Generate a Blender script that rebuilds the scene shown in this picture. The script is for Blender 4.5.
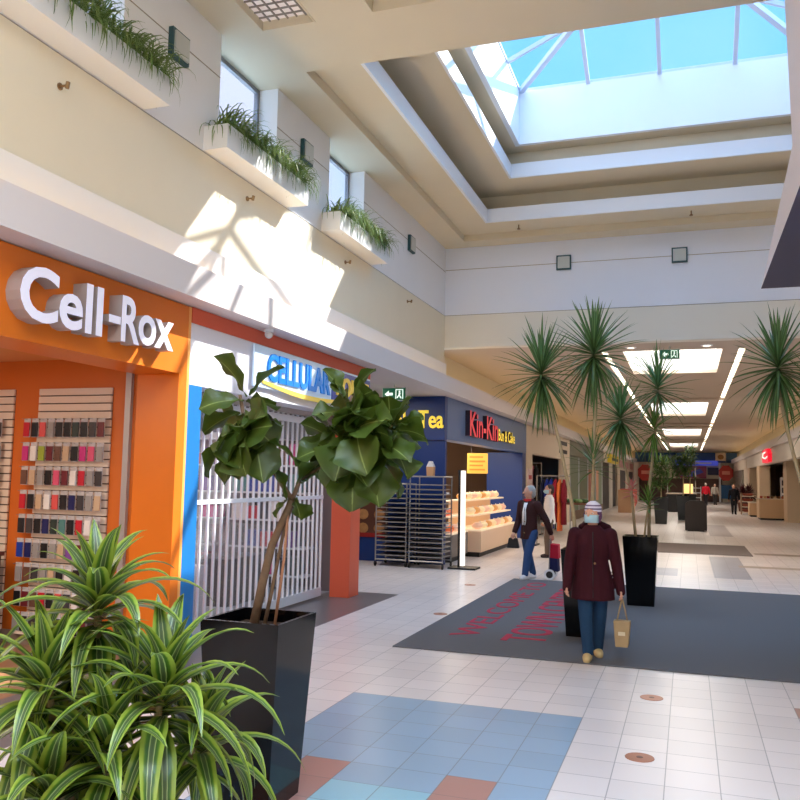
import bpy, bmesh, math, random
from mathutils import Vector, Matrix
random.seed(7)
S = bpy.context.scene
C = S.collection
for o in list(bpy.data.objects): bpy.data.objects.remove(o)

# ------------------------------------------------------------------ camera
EYE = 1.62
cam = bpy.data.objects.new('camera', bpy.data.cameras.new('camera')); C.objects.link(cam)
cam.data.sensor_width = 36; cam.data.lens = 37.43; cam.data.clip_start = .05; cam.data.clip_end = 400
R_ = (0.94512771, 0.32615811, 0.01883812); D_ = (-0.01201584, 0.09232576, -0.99565635); F_ = (-0.32648063, 0.94079586, 0.09117868)
cam.matrix_world = Matrix(((R_[0], -D_[0], -F_[0], 0), (R_[1], -D_[1], -F_[1], 0), (R_[2], -D_[2], -F_[2], EYE), (0, 0, 0, 1)))
S.camera = cam

# ------------------------------------------------------------------ world, sun, exposure
S.view_settings.view_transform = 'Standard'; S.view_settings.look = 'None'
S.view_settings.exposure = 0.84; S.view_settings.gamma = 1
S.cycles.caustics_reflective = False; S.cycles.caustics_refractive = False; S.cycles.sample_clamp_indirect = 5
W = bpy.data.worlds.new('world'); S.world = W; W.use_nodes = True
wn = W.node_tree; wn.nodes.clear()
wo = wn.nodes.new('ShaderNodeOutputWorld'); wb = wn.nodes.new('ShaderNodeBackground')
wt = wn.nodes.new('ShaderNodeTexCoord'); ws = wn.nodes.new('ShaderNodeSeparateXYZ')
wn.links.new(wt.outputs['Generated'], ws.inputs[0])
wr = wn.nodes.new('ShaderNodeMapRange'); wr.inputs['From Min'].default_value = -.42; wr.inputs['From Max'].default_value = -.26
wn.links.new(ws.outputs['X'], wr.inputs['Value'])
wm = wn.nodes.new('ShaderNodeMix'); wm.data_type = 'RGBA'
wm.inputs['A'].default_value = (.52, .58, .78, 1); wm.inputs['B'].default_value = (.13, .43, .84, 1)
wn.links.new(wr.outputs[0], wm.inputs['Factor'])
wc = wn.nodes.new('ShaderNodeTexNoise'); wc.inputs['Scale'].default_value = 3.5; wc.inputs['Detail'].default_value = 5
wn.links.new(wt.outputs['Generated'], wc.inputs['Vector'])
wcr = wn.nodes.new('ShaderNodeMapRange'); wcr.inputs['From Min'].default_value = .48; wcr.inputs['From Max'].default_value = .75; wcr.inputs['To Max'].default_value = .45
wn.links.new(wc.outputs['Fac'], wcr.inputs['Value'])
wm2 = wn.nodes.new('ShaderNodeMix'); wm2.data_type = 'RGBA'; wm2.inputs['B'].default_value = (.3, .56, .82, 1)
wn.links.new(wcr.outputs[0], wm2.inputs['Factor']); wn.links.new(wm.outputs['Result'], wm2.inputs['A'])
wv = wn.nodes.new('ShaderNodeVectorMath'); wv.operation = 'DOT_PRODUCT'; wv.inputs[1].default_value = Vector((.23, .23, .28)).normalized(); wn.links.new(wt.outputs['Generated'], wv.inputs[0])
wg = wn.nodes.new('ShaderNodeMapRange'); wg.interpolation_type = 'SMOOTHSTEP'; wg.inputs['From Min'].default_value = .86; wg.inputs['From Max'].default_value = 1; wg.inputs['To Max'].default_value = .9; wn.links.new(wv.outputs['Value'], wg.inputs['Value'])
wz = wn.nodes.new('ShaderNodeMapRange'); wz.interpolation_type = 'SMOOTHSTEP'; wz.inputs['From Min'].default_value = .72; wz.inputs['From Max'].default_value = .95; wz.inputs['To Max'].default_value = 1; wn.links.new(ws.outputs['Z'], wz.inputs['Value'])
wx_ = wn.nodes.new('ShaderNodeMath'); wx_.operation = 'MAXIMUM'; wn.links.new(wg.outputs[0], wx_.inputs[0]); wn.links.new(wz.outputs[0], wx_.inputs[1])
wm3 = wn.nodes.new('ShaderNodeMix'); wm3.data_type = 'RGBA'; wm3.inputs['B'].default_value = (2.1, 3.7, 5.9, 1); wn.links.new(wx_.outputs[0], wm3.inputs['Factor']); wn.links.new(wm2.outputs['Result'], wm3.inputs['A'])
wn.links.new(wm3.outputs['Result'], wb.inputs['Color'])  # bright haze overhead and round the sun; wb.inputs['Strength'].default_value = .85
wn.links.new(wb.outputs[0], wo.inputs[0])

def lamp(name, kind, loc, energy, color=(1, 1, 1), rot=None, direc=None, parent=None, **k):
    l = bpy.data.lights.new(name, kind); l.energy = energy; l.color = color
    for a, b in k.items(): setattr(l, a, b)
    o = bpy.data.objects.new(name, l); C.objects.link(o); o.location = loc
    if direc: o.rotation_euler = Vector(direc).to_track_quat('-Z', 'Y').to_euler()
    if parent: o.parent = parent
    return o
lamp('sun', 'SUN', (20, 20, 24), 6.5, (1, .96, .9), direc=(-.23, -.23, -.28), angle=math.radians(.6))
# added area lights: fill for the near hall, daylight boost in the corridor wells
for (x, y, z, sx, sy, e, col) in ((-.35, 1, 6.0, 3.5, 3.5, 120, (1, .95, .87)), (-.35, -5, 6.0, 3.5, 3.5, 150, (1, .95, .87)),
        (-.35, 18.4, 4.35, 1.6, 3.2, 110, (1, .93, .84)), (-.35, 30.5, 4.35, 1.6, 4.6, 120, (1, .92, .8)), (-.35, 45, 4.35, 1.6, 5, 120, (1, .92, .8)), (-.35, 61, 4.35, 1.6, 5, 120, (1, .92, .8))):
    lamp('added_area_light', 'AREA', (x, y, z), e * (1 if y < 15 else .42), col, specular_factor=.2 if y > 15 else 1, direc=(0, 0, -1), shape='RECTANGLE', size=sx, size_y=sy)

# ------------------------------------------------------------------ materials
def srgb(r, g, b):
    f = lambda c: (c / 255 / 12.92) if c <= 10 else ((c / 255 + .055) / 1.055) ** 2.4
    return (f(r), f(g), f(b), 1)
_m = {}
def mat(name, rgb=(200, 200, 200), rough=.6, metal=0, emis=0, noise=0, nscale=8, bump=0, spec=.5, ecol=None, alpha=None, trans=0):
    if name in _m: return _m[name]
    m = bpy.data.materials.new(name); m.use_nodes = True; t = m.node_tree; b = t.nodes['Principled BSDF']
    col = srgb(*rgb); b.inputs['Base Color'].default_value = col
    b.inputs['Roughness'].default_value = rough; b.inputs['Metallic'].default_value = metal
    b.inputs['Specular IOR Level'].default_value = spec
    if trans: b.inputs['Transmission Weight'].default_value = trans
    if alpha is not None: b.inputs['Alpha'].default_value = alpha
    if emis:
        b.inputs['Emission Color'].default_value = srgb(*(ecol or rgb)); b.inputs['Emission Strength'].default_value = emis
    if noise or bump:
        tc = t.nodes.new('ShaderNodeTexCoord'); n = t.nodes.new('ShaderNodeTexNoise'); n.inputs['Scale'].default_value = nscale; n.inputs['Detail'].default_value = 4
        t.links.new(tc.outputs['Object'], n.inputs['Vector'])
        if noise:
            mx = t.nodes.new('ShaderNodeMix'); mx.data_type = 'RGBA'
            mx.inputs['A'].default_value = tuple(c * (1 - noise) for c in col[:3]) + (1,); mx.inputs['B'].default_value = tuple(min(1, c * (1 + noise)) for c in col[:3]) + (1,)
            t.links.new(n.outputs['Fac'], mx.inputs['Factor']); t.links.new(mx.outputs['Result'], b.inputs['Base Color'])
        if bump:
            bp = t.nodes.new('ShaderNodeBump'); bp.inputs['Strength'].default_value = bump; bp.inputs['Distance'].default_value = .01
            t.links.new(n.outputs['Fac'], bp.inputs['Height']); t.links.new(bp.outputs[0], b.inputs['Normal'])
    _m[name] = m; return m

cream = mat('cream_paint', (236, 226, 202), .7, noise=.03, nscale=2)
white = mat('white_paint', (238, 238, 240), .65, noise=.02, nscale=2)
beige = mat('ceiling_beige', (222, 210, 184), .8, noise=.03, nscale=2)
wellw = mat('well_white', (240, 243, 248), .5)
corrc = mat('corridor_ceiling', (198, 182, 166), .8, noise=.05, nscale=1)
orange = mat('orange_laminate', (228, 120, 30), .35, noise=.04, nscale=3)
orange_d = mat('orange_wall', (206, 104, 30), .45, noise=.05, nscale=2)
blue_s = mat('bright_blue', (20, 116, 190), .4)
red_s = mat('brick_red_paint', (226, 98, 66), .5)
navy = mat('navy_paint', (18, 54, 124), .4)
slateb = mat('slate_blue_paint', (92, 116, 160), .45)
black = mat('gloss_black', (7, 7, 9), .1, spec=.35)
mblack = mat('matte_black', (18, 18, 20), .5)
steel = mat('brushed_steel', (158, 156, 156), .35, .5)
alum = mat('white_aluminium', (214, 218, 226), .4, .2)
soil = mat('soil', (58, 42, 32), .95, noise=.4, nscale=40, bump=1)
bark = mat('bark', (112, 88, 66), .85, noise=.3, nscale=25, bump=1)
palebark = mat('pale_bark', (176, 158, 124), .85, noise=.2, nscale=40, bump=.6)
carpet = mat('grey_carpet', (106, 106, 110), .95, noise=.12, nscale=220, bump=.6, spec=.1)
coverm = mat('copper_cover', (176, 116, 92), .35, .4, noise=.1, nscale=40)
greydark = mat('dark_teal_trim', (46, 84, 92), .5)
glass_m = mat('clear_glass', (225, 235, 240), .03, alpha=.13, spec=.5)
cove_e = mat('cove_light', (255, 226, 160), emis=6.5, ecol=(255, 214, 140))
cove_c = mat('cove_light_corridor', (255, 226, 160), emis=4.0, ecol=(255, 222, 160))
panel_e = mat('skylight_diffuser', (255, 252, 244), emis=1.7, ecol=(255, 250, 240))

def shade_nodes(m):
    t = m.node_tree
    def M(op, a, b=None, c=None):
        n = t.nodes.new('ShaderNodeMath'); n.operation = op
        for i, v in enumerate((a, b, c)):
            if v is None: continue
            if hasattr(v, 'links'): t.links.new(v, n.inputs[i])
            else: n.inputs[i].default_value = v
        return n.outputs[0]
    return t, M

# ------------------------------------------------------------------ mesh builder
class G:
    def __init__(s): s.v = []; s.f = []; s.m = []; s.uv = {}
    def box(s, x0, x1, y0, y1, z0, z1, mi=0):
        n = len(s.v); s.v += [(x, y, z) for z in (z0, z1) for y in (y0, y1) for x in (x0, x1)]
        for q in ((0, 2, 3, 1), (4, 5, 7, 6), (0, 1, 5, 4), (2, 6, 7, 3), (0, 4, 6, 2), (1, 3, 7, 5)): s.f.append(tuple(n + i for i in q)); s.m.append(mi)
        return s
    def frustum(s, cx, cy, z0, h0, z1, h1, mi=0, k0=None, k1=None):
        k0 = k0 or h0; k1 = k1 or h1; n = len(s.v)
        for z, h, k in ((z0, h0, k0), (z1, h1, k1)): s.v += [(cx - h, cy - k, z), (cx + h, cy - k, z), (cx + h, cy + k, z), (cx - h, cy + k, z)]
        for q in ((0, 3, 2, 1), (4, 5, 6, 7), (0, 1, 5, 4), (1, 2, 6, 5), (2, 3, 7, 6), (3, 0, 4, 7)): s.f.append(tuple(n + i for i in q)); s.m.append(mi)
        return s
    def prism(s, poly, axis, a, b, mi=0):
        # poly: list of 2D points in the plane across axis ('x': (y,z), 'y': (x,z), 'z': (x,y))
        n = len(s.v); k = len(poly)
        P = {'x': lambda p, t: (t, p[0], p[1]), 'y': lambda p, t: (p[0], t, p[1]), 'z': lambda p, t: (p[0], p[1], t)}[axis]
        s.v += [P(p, a) for p in poly] + [P(p, b) for p in poly]
        s.f += [tuple(n + i for i in range(k)), tuple(n + k + i for i in reversed(range(k)))]; s.m += [mi, mi]
        for i in range(k):
            j = (i + 1) % k; s.f.append((n + i, n + k + i, n + k + j, n + j)); s.m.append(mi)
        return s
    def tube(s, pts, rad, n=8, mi=0, flat=1):
        pts = [Vector(p) for p in pts]
        if not hasattr(rad, '__len__'): rad = [rad] * len(pts)
        base = len(s.v); up = None
        for i, p in enumerate(pts):
            d = (pts[min(i + 1, len(pts) - 1)] - pts[max(i - 1, 0)]).normalized()
            if up is None: up = d.orthogonal().normalized()
            up = (up - d * up.dot(d)).normalized(); w = d.cross(up)
            for k in range(n):
                a = 2 * math.pi * k / n; s.v.append(tuple(p + (up * math.cos(a) + w * math.sin(a) * flat) * rad[i]))
        for i in range(len(pts) - 1):
            for k in range(n):
                a = base + i * n + k; b = base + i * n + (k + 1) % n; s.f.append((a, b, b + n, a + n)); s.m.append(mi)
        s.f.append(tuple(base + k for k in reversed(range(n)))); s.f.append(tuple(base + (len(pts) - 1) * n + k for k in range(n))); s.m += [mi, mi]
        return s
    def ball(s, c, r, n=14, k=9, mi=0, rz=0):
        if not hasattr(r, '__len__'): r = (r, r, r)
        base = len(s.v); c = Vector(c); co, si = math.cos(rz), math.sin(rz)
        for i in range(k + 1):
            th = math.pi * i / k
            for j in range(n):
                ph = 2 * math.pi * j / n; x, y, z = r[0] * math.sin(th) * math.cos(ph), r[1] * math.sin(th) * math.sin(ph), r[2] * math.cos(th)
                s.v.append((c.x + x * co - y * si, c.y + x * si + y * co, c.z + z))
        for i in range(k):
            for j in range(n):
                a = base + i * n + j; b = base + i * n + (j + 1) % n; s.f.append((a, a + n, b + n, b)); s.m.append(mi)
        return s
    def loft(s, rings, mi=0, cap=True):
        # rings: list of (cx,cy,z,rx,ry[,rot])
        n = 20; base = len(s.v)
        for r in rings:
            cx, cy, z, rx, ry = r[:5]; a0 = r[5] if len(r) > 5 else 0; co, si = math.cos(a0), math.sin(a0)
            for k in range(n):
                a = 2 * math.pi * k / n; x, y = rx * math.cos(a), ry * math.sin(a); s.v.append((cx + x * co - y * si, cy + x * si + y * co, z))
        for i in range(len(rings) - 1):
            for k in range(n):
                a = base + i * n + k; b = base + i * n + (k + 1) % n; s.f.append((a, b, b + n, a + n)); s.m.append(mi)
        if cap:
            s.f.append(tuple(base + k for k in reversed(range(n)))); s.f.append(tuple(base + (len(rings) - 1) * n + k for k in range(n))); s.m += [mi, mi]
        return s
    def quad(s, a, b, c, d, mi=0):
        n = len(s.v); s.v += [tuple(a), tuple(b), tuple(c), tuple(d)]; s.f.append((n, n + 1, n + 2, n + 3)); s.m.append(mi); return s
    def ribbon(s, base, az, el, L, W, droop, seg=9, fold=.25, mi=0, prof=0, sway=0, lift=1):
        p = Vector(base); n0 = len(s.v); U = []
        for i in range(seg + 1):
            t = i / seg
            if prof == 0: w = W * min(1, .35 + t * 2.6) * (1 - t ** 2.2) + .002
            elif prof == 1: w = W * (min(1, .5 + t * 3)) * (1 - t ** 3) + .0015
            else: w = W * math.sin(math.pi * min(1, t * .93 + .07)) ** .6
            d = Vector((math.cos(az) * math.cos(el), math.sin(az) * math.cos(el), math.sin(el)))
            side = Vector((-math.sin(az), math.cos(az), 0)); nrm = side.cross(d) * -1
            for u in (-1, 0, 1):
                s.v.append(tuple(p + side * (u * w / 2) + nrm * (abs(u) * w * fold))); U.append(((u + 1) / 2, t))
            p = p + d * (L / seg); el -= droop * (L / seg) * (.4 + 1.2 * t) * max(0, math.cos(max(-1.5, min(1.2, el))) + .15); az += sway / seg
        for i in range(seg):
            for u in (0, 1):
                a = n0 + i * 3 + u; q = (a, a + 1, a + 4, a + 3); s.f.append(q); s.m.append(mi)
                for k in q: s.uv[k] = U[k - n0]
        return s
    def build(s, name, mats, parent=None, smooth=False, bevel=0, keep=False):
        if not isinstance(mats, (list, tuple)): mats = [mats]
        if parent is not None: org = parent.matrix_world_loc if False else world_loc(parent)
        elif keep: org = Vector((0, 0, 0))
        else:
            xs = [v[0] for v in s.v]; ys = [v[1] for v in s.v]; zs = [v[2] for v in s.v]
            org = Vector(((min(xs) + max(xs)) / 2, (min(ys) + max(ys)) / 2, min(zs)))
        me = bpy.data.meshes.new(name); me.from_pydata([tuple(Vector(v) - org) for v in s.v], [], s.f)
        for m in mats: me.materials.append(m)
        for p, mi in zip(me.polygons, s.m): p.material_index = mi; p.use_smooth = smooth
        if s.uv:
            ul = me.uv_layers.new(name='UVMap')
            for lp in me.loops:
                if lp.vertex_index in s.uv: ul.data[lp.index].uv = s.uv[lp.vertex_index]
        else:
            bm = bmesh.new(); bm.from_mesh(me); bmesh.ops.recalc_face_normals(bm, faces=bm.faces)
            if bevel: bmesh.ops.bevel(bm, geom=bm.edges[:], offset=bevel, segments=2, affect='EDGES', profile=.7)
            bm.to_mesh(me); bm.free()
        me.update(); o = bpy.data.objects.new(name, me); C.objects.link(o)
        if parent is not None: o.parent = parent
        else: o.location = org
        return o
def world_loc(o):
    v = Vector(o.location)
    while o.parent: o = o.parent; v += Vector(o.location)
    return v
def thing(name, label, cat, loc=(0, 0, 0), group=None):
    o = bpy.data.objects.new(name, None); C.objects.link(o); o.location = loc; o.empty_display_size = .1
    return tag(o, label, cat, group)
def tag(o, label, cat, group=None, kind=None):
    o['label'] = label; o['category'] = cat
    if group: o['group'] = group
    if kind: o['kind'] = kind
    return o
def struct(name, g, m, parent=None, **k):
    o = g.build(name, m, parent, keep=parent is None, **k)
    if parent is None: o['kind'] = 'structure'
    return o
def dup(root, loc, label=None, rotz=None, group=None):
    r = root.copy(); C.objects.link(r); r.location = loc
    if rotz is not None: r.rotation_euler = (0, 0, rotz)
    if label: r['label'] = label
    if group: r['group'] = group
    for ch in root.children:
        c = ch.copy(); C.objects.link(c); c.parent = r
        for g in ch.children:
            d = g.copy(); C.objects.link(d); d.parent = c
    return r
def plate(g, x0, x1, y0, y1, z0, z1, holes, mi=0):
    xs = sorted({x0, x1, *[v for h in holes for v in h[:2] if x0 < v < x1]}); ys = sorted({y0, y1, *[v for h in holes for v in h[2:] if y0 < v < y1]})
    for a, b in zip(xs, xs[1:]):
        for c, d in zip(ys, ys[1:]):
            mx, my = (a + b) / 2, (c + d) / 2
            if any(h[0] < mx < h[1] and h[2] < my < h[3] for h in holes): continue
            g.box(a, b, c, d, z0, z1, mi)
    return g
def ring(g, x0, x1, y0, y1, z0, z1, t=.04, mi=0):
    # four thin walls around a rectangular opening, growing outwards
    g.box(x0 - t, x0, y0 - t, y1 + t, z0, z1, mi).box(x1, x1 + t, y0 - t, y1 + t, z0, z1, mi).box(x0, x1, y0 - t, y0, z0, z1, mi).box(x0, x1, y1, y1 + t, z0, z1, mi); return g

# ------------------------------------------------------------------ text
EX = (1, 0, 0); EY = (0, 1, 0); EZ = (0, 0, 1)
def text_meshes(s, offset=0, depth=.02):
    cu = bpy.data.curves.new('t', 'FONT'); cu.body = s; cu.size = 1; cu.extrude = .5; cu.offset = offset; cu.resolution_u = 4
    o = bpy.data.objects.new('t', cu); C.objects.link(o); dg = bpy.context.evaluated_depsgraph_get()
    me = bpy.data.meshes.new_from_object(o.evaluated_get(dg)); bpy.data.objects.remove(o); bpy.data.curves.remove(cu)
    bm = bmesh.new(); bm.from_mesh(me); bmesh.ops.remove_doubles(bm, verts=bm.verts, dist=1e-5)
    bm.verts.ensure_lookup_table(); seen = set(); isl = []
    for v in bm.verts:
        if v.index in seen: continue
        st = [v]; seen.add(v.index); comp = []
        while st:
            a = st.pop(); comp.append(a)
            for e in a.link_edges:
                b = e.other_vert(a)
                if b.index not in seen: seen.add(b.index); st.append(b)
        isl.append([min(a.co.x for a in comp), max(a.co.x for a in comp), {a.index for a in comp}])
    isl.sort(key=lambda q: q[0]); grp = []
    for q in isl:
        if grp and q[0] < grp[-1][1] - .4 * (q[1] - q[0]): grp[-1][1] = max(grp[-1][1], q[1]); grp[-1][2] |= q[2]
        else: grp.append(q)
    out = []
    for q in grp:
        ids = {}; vs = []; fs = []
        for f in bm.faces:
            if f.verts[0].index in q[2]:
                fs.append(([ids.setdefault(v.index, len(ids)) for v in f.verts], abs(f.normal.z) > .9))
        inv = {b: a for a, b in ids.items()}; vs = [bm.verts[inv[i]].co.copy() for i in range(len(ids))]
        out.append((vs, fs))
    X = [v for q in out for v in q[0]]; bb = (min(v.x for v in X), max(v.x for v in X), min(v.y for v in X), max(v.y for v in X))
    bm.free(); return out, bb
def text(name, s, org, ax, ay, w, h, depth, mats, parent=None, offset=.0, slant=0, joined=False):
    """letters filling a w x h box whose lower-left corner is org; letters rise 'depth' from it"""
    L, bb = text_meshes(s, offset); org = Vector(org); ax = Vector(ax); ay = Vector(ay); an = ax.cross(ay); obs = []
    sx = w / (bb[1] - bb[0]); sy = h / (bb[3] - bb[2]); g = G()
    for vs, fs in L:
        if not joined: g = G()
        n = len(g.v)
        for v in vs: g.v.append(tuple(org + ax * ((v.x - bb[0]) * sx + slant * (v.y - bb[2]) * sy) + ay * ((v.y - bb[2]) * sy) + an * ((v.z + .5) * depth)))
        for f, flat in fs: g.f.append(tuple(n + i for i in f)); g.m.append(0 if flat else min(1, len(mats) - 1))
        if not joined: obs.append(g.build(name, mats, parent))
    if joined: obs.append(g.build(name, mats, parent))
    return obs

# ================================================================== STRUCTURE
# floor: 0.28 m tiles with coloured inlays, wood inside the orange shop
fm = bpy.data.materials.new('floor_tiles'); fm.use_nodes = True
t, M = shade_nodes(fm); b = t.nodes['Principled BSDF']
tc = t.nodes.new('ShaderNodeTexCoord'); sp = t.nodes.new('ShaderNodeSeparateXYZ'); t.links.new(tc.outputs['Object'], sp.inputs[0]); X, Y = sp.outputs[0], sp.outputs[1]
PX, PY, OX, OY = .2812, .2833, -2.39, 4.26
ux = M('DIVIDE', M('SUBTRACT', X, OX), PX); uy = M('DIVIDE', M('SUBTRACT', Y, OY), PY)
cx, cy = M('FLOOR', ux), M('FLOOR', uy); fx, fy = M('SUBTRACT', ux, cx), M('SUBTRACT', uy, cy)
ex = M('SUBTRACT', .5, M('ABSOLUTE', M('SUBTRACT', fx, .5))); ey = M('SUBTRACT', .5, M('ABSOLUTE', M('SUBTRACT', fy, .5)))
grout = M('LESS_THAN', M('MINIMUM', ex, ey), .011)
cv = t.nodes.new('ShaderNodeCombineXYZ'); t.links.new(cx, cv.inputs[0]); t.links.new(cy, cv.inputs[1])
wh = t.nodes.new('ShaderNodeTexWhiteNoise'); t.links.new(cv.outputs[0], wh.inputs['Vector'])
def rect(x0, x1, y0, y1):
    return M('MULTIPLY', M('MULTIPLY', M('GREATER_THAN', X, x0), M('LESS_THAN', X, x1)), M('MULTIPLY', M('GREATER_THAN', Y, y0), M('LESS_THAN', Y, y1)))
def mix(f, A, B):
    n = t.nodes.new('ShaderNodeMix'); n.data_type = 'RGBA'
    t.links.new(f, n.inputs['Factor'])
    for k, v in (('A', A), ('B', B)):
        if hasattr(v, 'links'): t.links.new(v, n.inputs[k])
        else: n.inputs[k].default_value = v
    return n.outputs['Result']
col = srgb(226, 217, 215)
vx = lambda k: OX + k * PX
vy = lambda k: OY + k * PY
TERRA = srgb(178, 132, 122); BLUE = srgb(146, 172, 196); TURQ = srgb(148, 192, 208); GREY = srgb(112, 106, 106)
for (r, c) in (((vx(0), vx(6), vy(-6), vy(6)), BLUE), ((vx(1), vx(2), vy(-5), vy(1)), TERRA), ((vx(4), vx(5), vy(-5), vy(1)), TERRA), ((vx(2), vx(4), vy(-6), vy(0)), TURQ), ((vx(3), vx(5), vy(-6), vy(-2)), BLUE),
               ((vx(11), vx(12), vy(8), vy(9)), TERRA), ((vx(11), vx(15), vy(5), vy(7)), BLUE),
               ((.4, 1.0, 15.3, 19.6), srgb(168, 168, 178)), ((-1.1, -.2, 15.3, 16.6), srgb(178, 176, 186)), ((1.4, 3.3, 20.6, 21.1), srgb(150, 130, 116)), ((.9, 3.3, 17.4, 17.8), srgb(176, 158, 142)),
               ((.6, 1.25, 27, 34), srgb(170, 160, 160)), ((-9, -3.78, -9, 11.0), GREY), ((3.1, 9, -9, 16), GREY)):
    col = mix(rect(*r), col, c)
var = t.nodes.new('ShaderNodeHueSaturation'); t.links.new(M('MULTIPLY_ADD', wh.outputs['Value'], .10, .95), var.inputs['Value']); t.links.new(col, var.inputs['Color'])
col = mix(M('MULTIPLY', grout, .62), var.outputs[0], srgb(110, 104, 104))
wd = t.nodes.new('ShaderNodeTexNoise'); wd.inputs['Scale'].default_value = 3; wmp = t.nodes.new('ShaderNodeMapping'); wmp.inputs['Scale'].default_value = (8, 1, 1)
t.links.new(tc.outputs['Object'], wmp.inputs[0]); t.links.new(wmp.outputs[0], wd.inputs['Vector'])
wood = mix(wd.outputs['Fac'], srgb(140, 100, 74), srgb(176, 134, 102))
col = mix(rect(-9.5, -4.6, -9, 6.4), col, wood)
col = mix(rect(-9.5, -4.75, 6.5, 11), col, srgb(170, 170, 176))
t.links.new(col, b.inputs['Base Color'])
dn = t.nodes.new('ShaderNodeTexNoise'); dn.inputs['Scale'].default_value = 2.2; t.links.new(tc.outputs['Object'], dn.inputs['Vector'])
b.inputs['Roughness'].default_value = .28
struct('floor', G().box(-9.5, 9.5, -8.2, 76, -.12, 0), fm)

def plateX(g, x0, x1, y0, y1, z0, z1, holes):
    ys = sorted({y0, y1, *[v for h in holes for v in h[:2]]}); zs = sorted({z0, z1, *[v for h in holes for v in h[2:]]})
    for a, b_ in zip(ys, ys[1:]):
        for c, d in zip(zs, zs[1:]):
            my, mz = (a + b_) / 2, (c + d) / 2
            if any(h[0] < my < h[1] and h[2] < mz < h[3] for h in holes): continue
            g.box(x0, x1, a, b_, c, d)
    return g
WIN = [(1.56, 2.79), (4.31, 5.54), (7.06, 8.30), (9.79, 11.04)]
wl = plateX(G(), -4.75, -4.45, -8, 15.4, 4.756, 6.08, [(a, b_, 5.02, 6.08) for a, b_ in WIN])
wall_l = struct('wall_left', wl, white)
struct('wall_left_lower', G().box(-4.75, -4.45, -8, 15.4, 3.2, 4.744), cream)
struct('wall_left_band', G().box(-4.45, -4.41, -8, 15.4, 3.2, 3.8), white)
groove = mat('groove_shadow_gap', (160, 152, 140), .8)
struct('trim_1', G().box(-4.75, -4.46, -8, 15.4, 4.744, 4.756), groove)
g = G()
for a, b_ in ((-8, 1.56), (2.79, 4.31), (5.54, 7.06), (8.30, 9.79), (11.04, 15.4)): g.box(-4.45, -4.447, a, b_, 5.612, 5.622)
struct('trim_2', g, groove)
for i, (a, b_) in enumerate(WIN):
    fr = G(); x0, x1 = -4.74, -4.69; t_ = .045
    fr.box(x0, x1, a, a + t_, 5.02, 6.08).box(x0, x1, b_ - t_, b_, 5.02, 6.08).box(x0, x1, a + t_, b_ - t_, 6.03, 6.08).box(x0, x1, a + t_, b_ - t_, 5.02, 5.07)
    w = struct('window_%d' % (i + 1), fr, mat('grey_window_frame', (150, 152, 160), .4, .5))
    G().box(-4.72, -4.71, a + t_, b_ - t_, 5.07, 6.03).build('pane', glass_m, w)
# right wall of the atrium with its cove and shop front
struct('wall_right', G().box(3.73, 3.98, -8, 15.4, 3.2, 6.08), cream)
struct('wall_right_front', G().box(3.62, 3.9, -8, 29.5, 0, 3.14), mat('shop_front_white', (224, 216, 204), .5))
struct('wall_back', G().box(-9.5, 3.98, -8.2, -8, 0, 3.2).box(-4.75, 3.98, -8.2, -8, 3.2, 6.08), cream)
struct('wall_right_return', G().box(3.9, 6.7, 29.4, 29.5, 0, 3.1), cream)
# end wall above the corridor mouth
struct('wall_end', G().box(-4.75, 3.98, 15.4, 15.65, 4.756, 6.08), mat('end_wall_skylit_white', (234, 240, 253), .65, noise=.02, nscale=2))  # bluish light from the skylight is tinted into this wall's white
struct('wall_end_lower', G().box(-4.75, 3.98, 15.4, 15.65, 4.12, 4.744), mat('pale_cream', (234, 230, 218), .7, noise=.02, nscale=2))
struct('trim_3', G().box(-4.75, 3.98, 15.41, 15.65, 4.744, 4.756), groove)
struct('trim_4', G().box(-4.45, 3.73, 15.397, 15.4, 5.642, 5.652), groove)
# stepped coffered ceiling
L1 = (-3.37, 2.65, 8.2, 14.3); L2 = (-2.82, 2.1, 8.95, 13.71); L3 = (-2.64, 1.92, 9.34, 13.5)
g = plate(G(), -4.75, 3.98, -8.2, 15.65, 6.08, 6.2, [(-3.97, 3.25, 8.04, 14.98), (-4.03, -3.43, 6.53, 7.13), (-2.83, 1.9, 5.3, 7.13), (-2.6, 1.9, -6.5, 3.5)])
ring(g, -2.83, 1.9, 5.3, 7.13, 6.2, 6.5); plate(g, -2.9, 2, 5.2, 7.2, 6.5, 6.54, [])
ring(g, -2.6, 1.9, -6.5, 3.5, 6.2, 6.9)
struct('ceiling', g, beige)
ex_ = lambda L, d: (L[0] - d, L[1] + d, L[2] - d, L[3] + d)
g = plate(G(), -4.1, 3.4, 7.9, 15.1, 6.2, 6.24, [L1])
E1 = ex_(L1, .3); ring(g, *E1, 6.24, 6.8)
g = plate(g, *ex_(L1, .3), 6.76, 6.8, [L2]); E2 = ex_(L2, .16); ring(g, *E2, 6.8, 7.3)
plate(g, *ex_(L2, .16), 7.25, 7.3, [L3])
struct('ceiling_coffer', g, beige)
g = ring(G(), *ex_(L1, -.006), 6.194, 6.44, .04); ring(g, *ex_(L2, -.006), 6.754, 7.0, .04); struct('trim_5', g, wellw)
struct('wall_well', ring(G(), *ex_(L3, -.006), 7.244, 8.17, .08), wellw)
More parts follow.
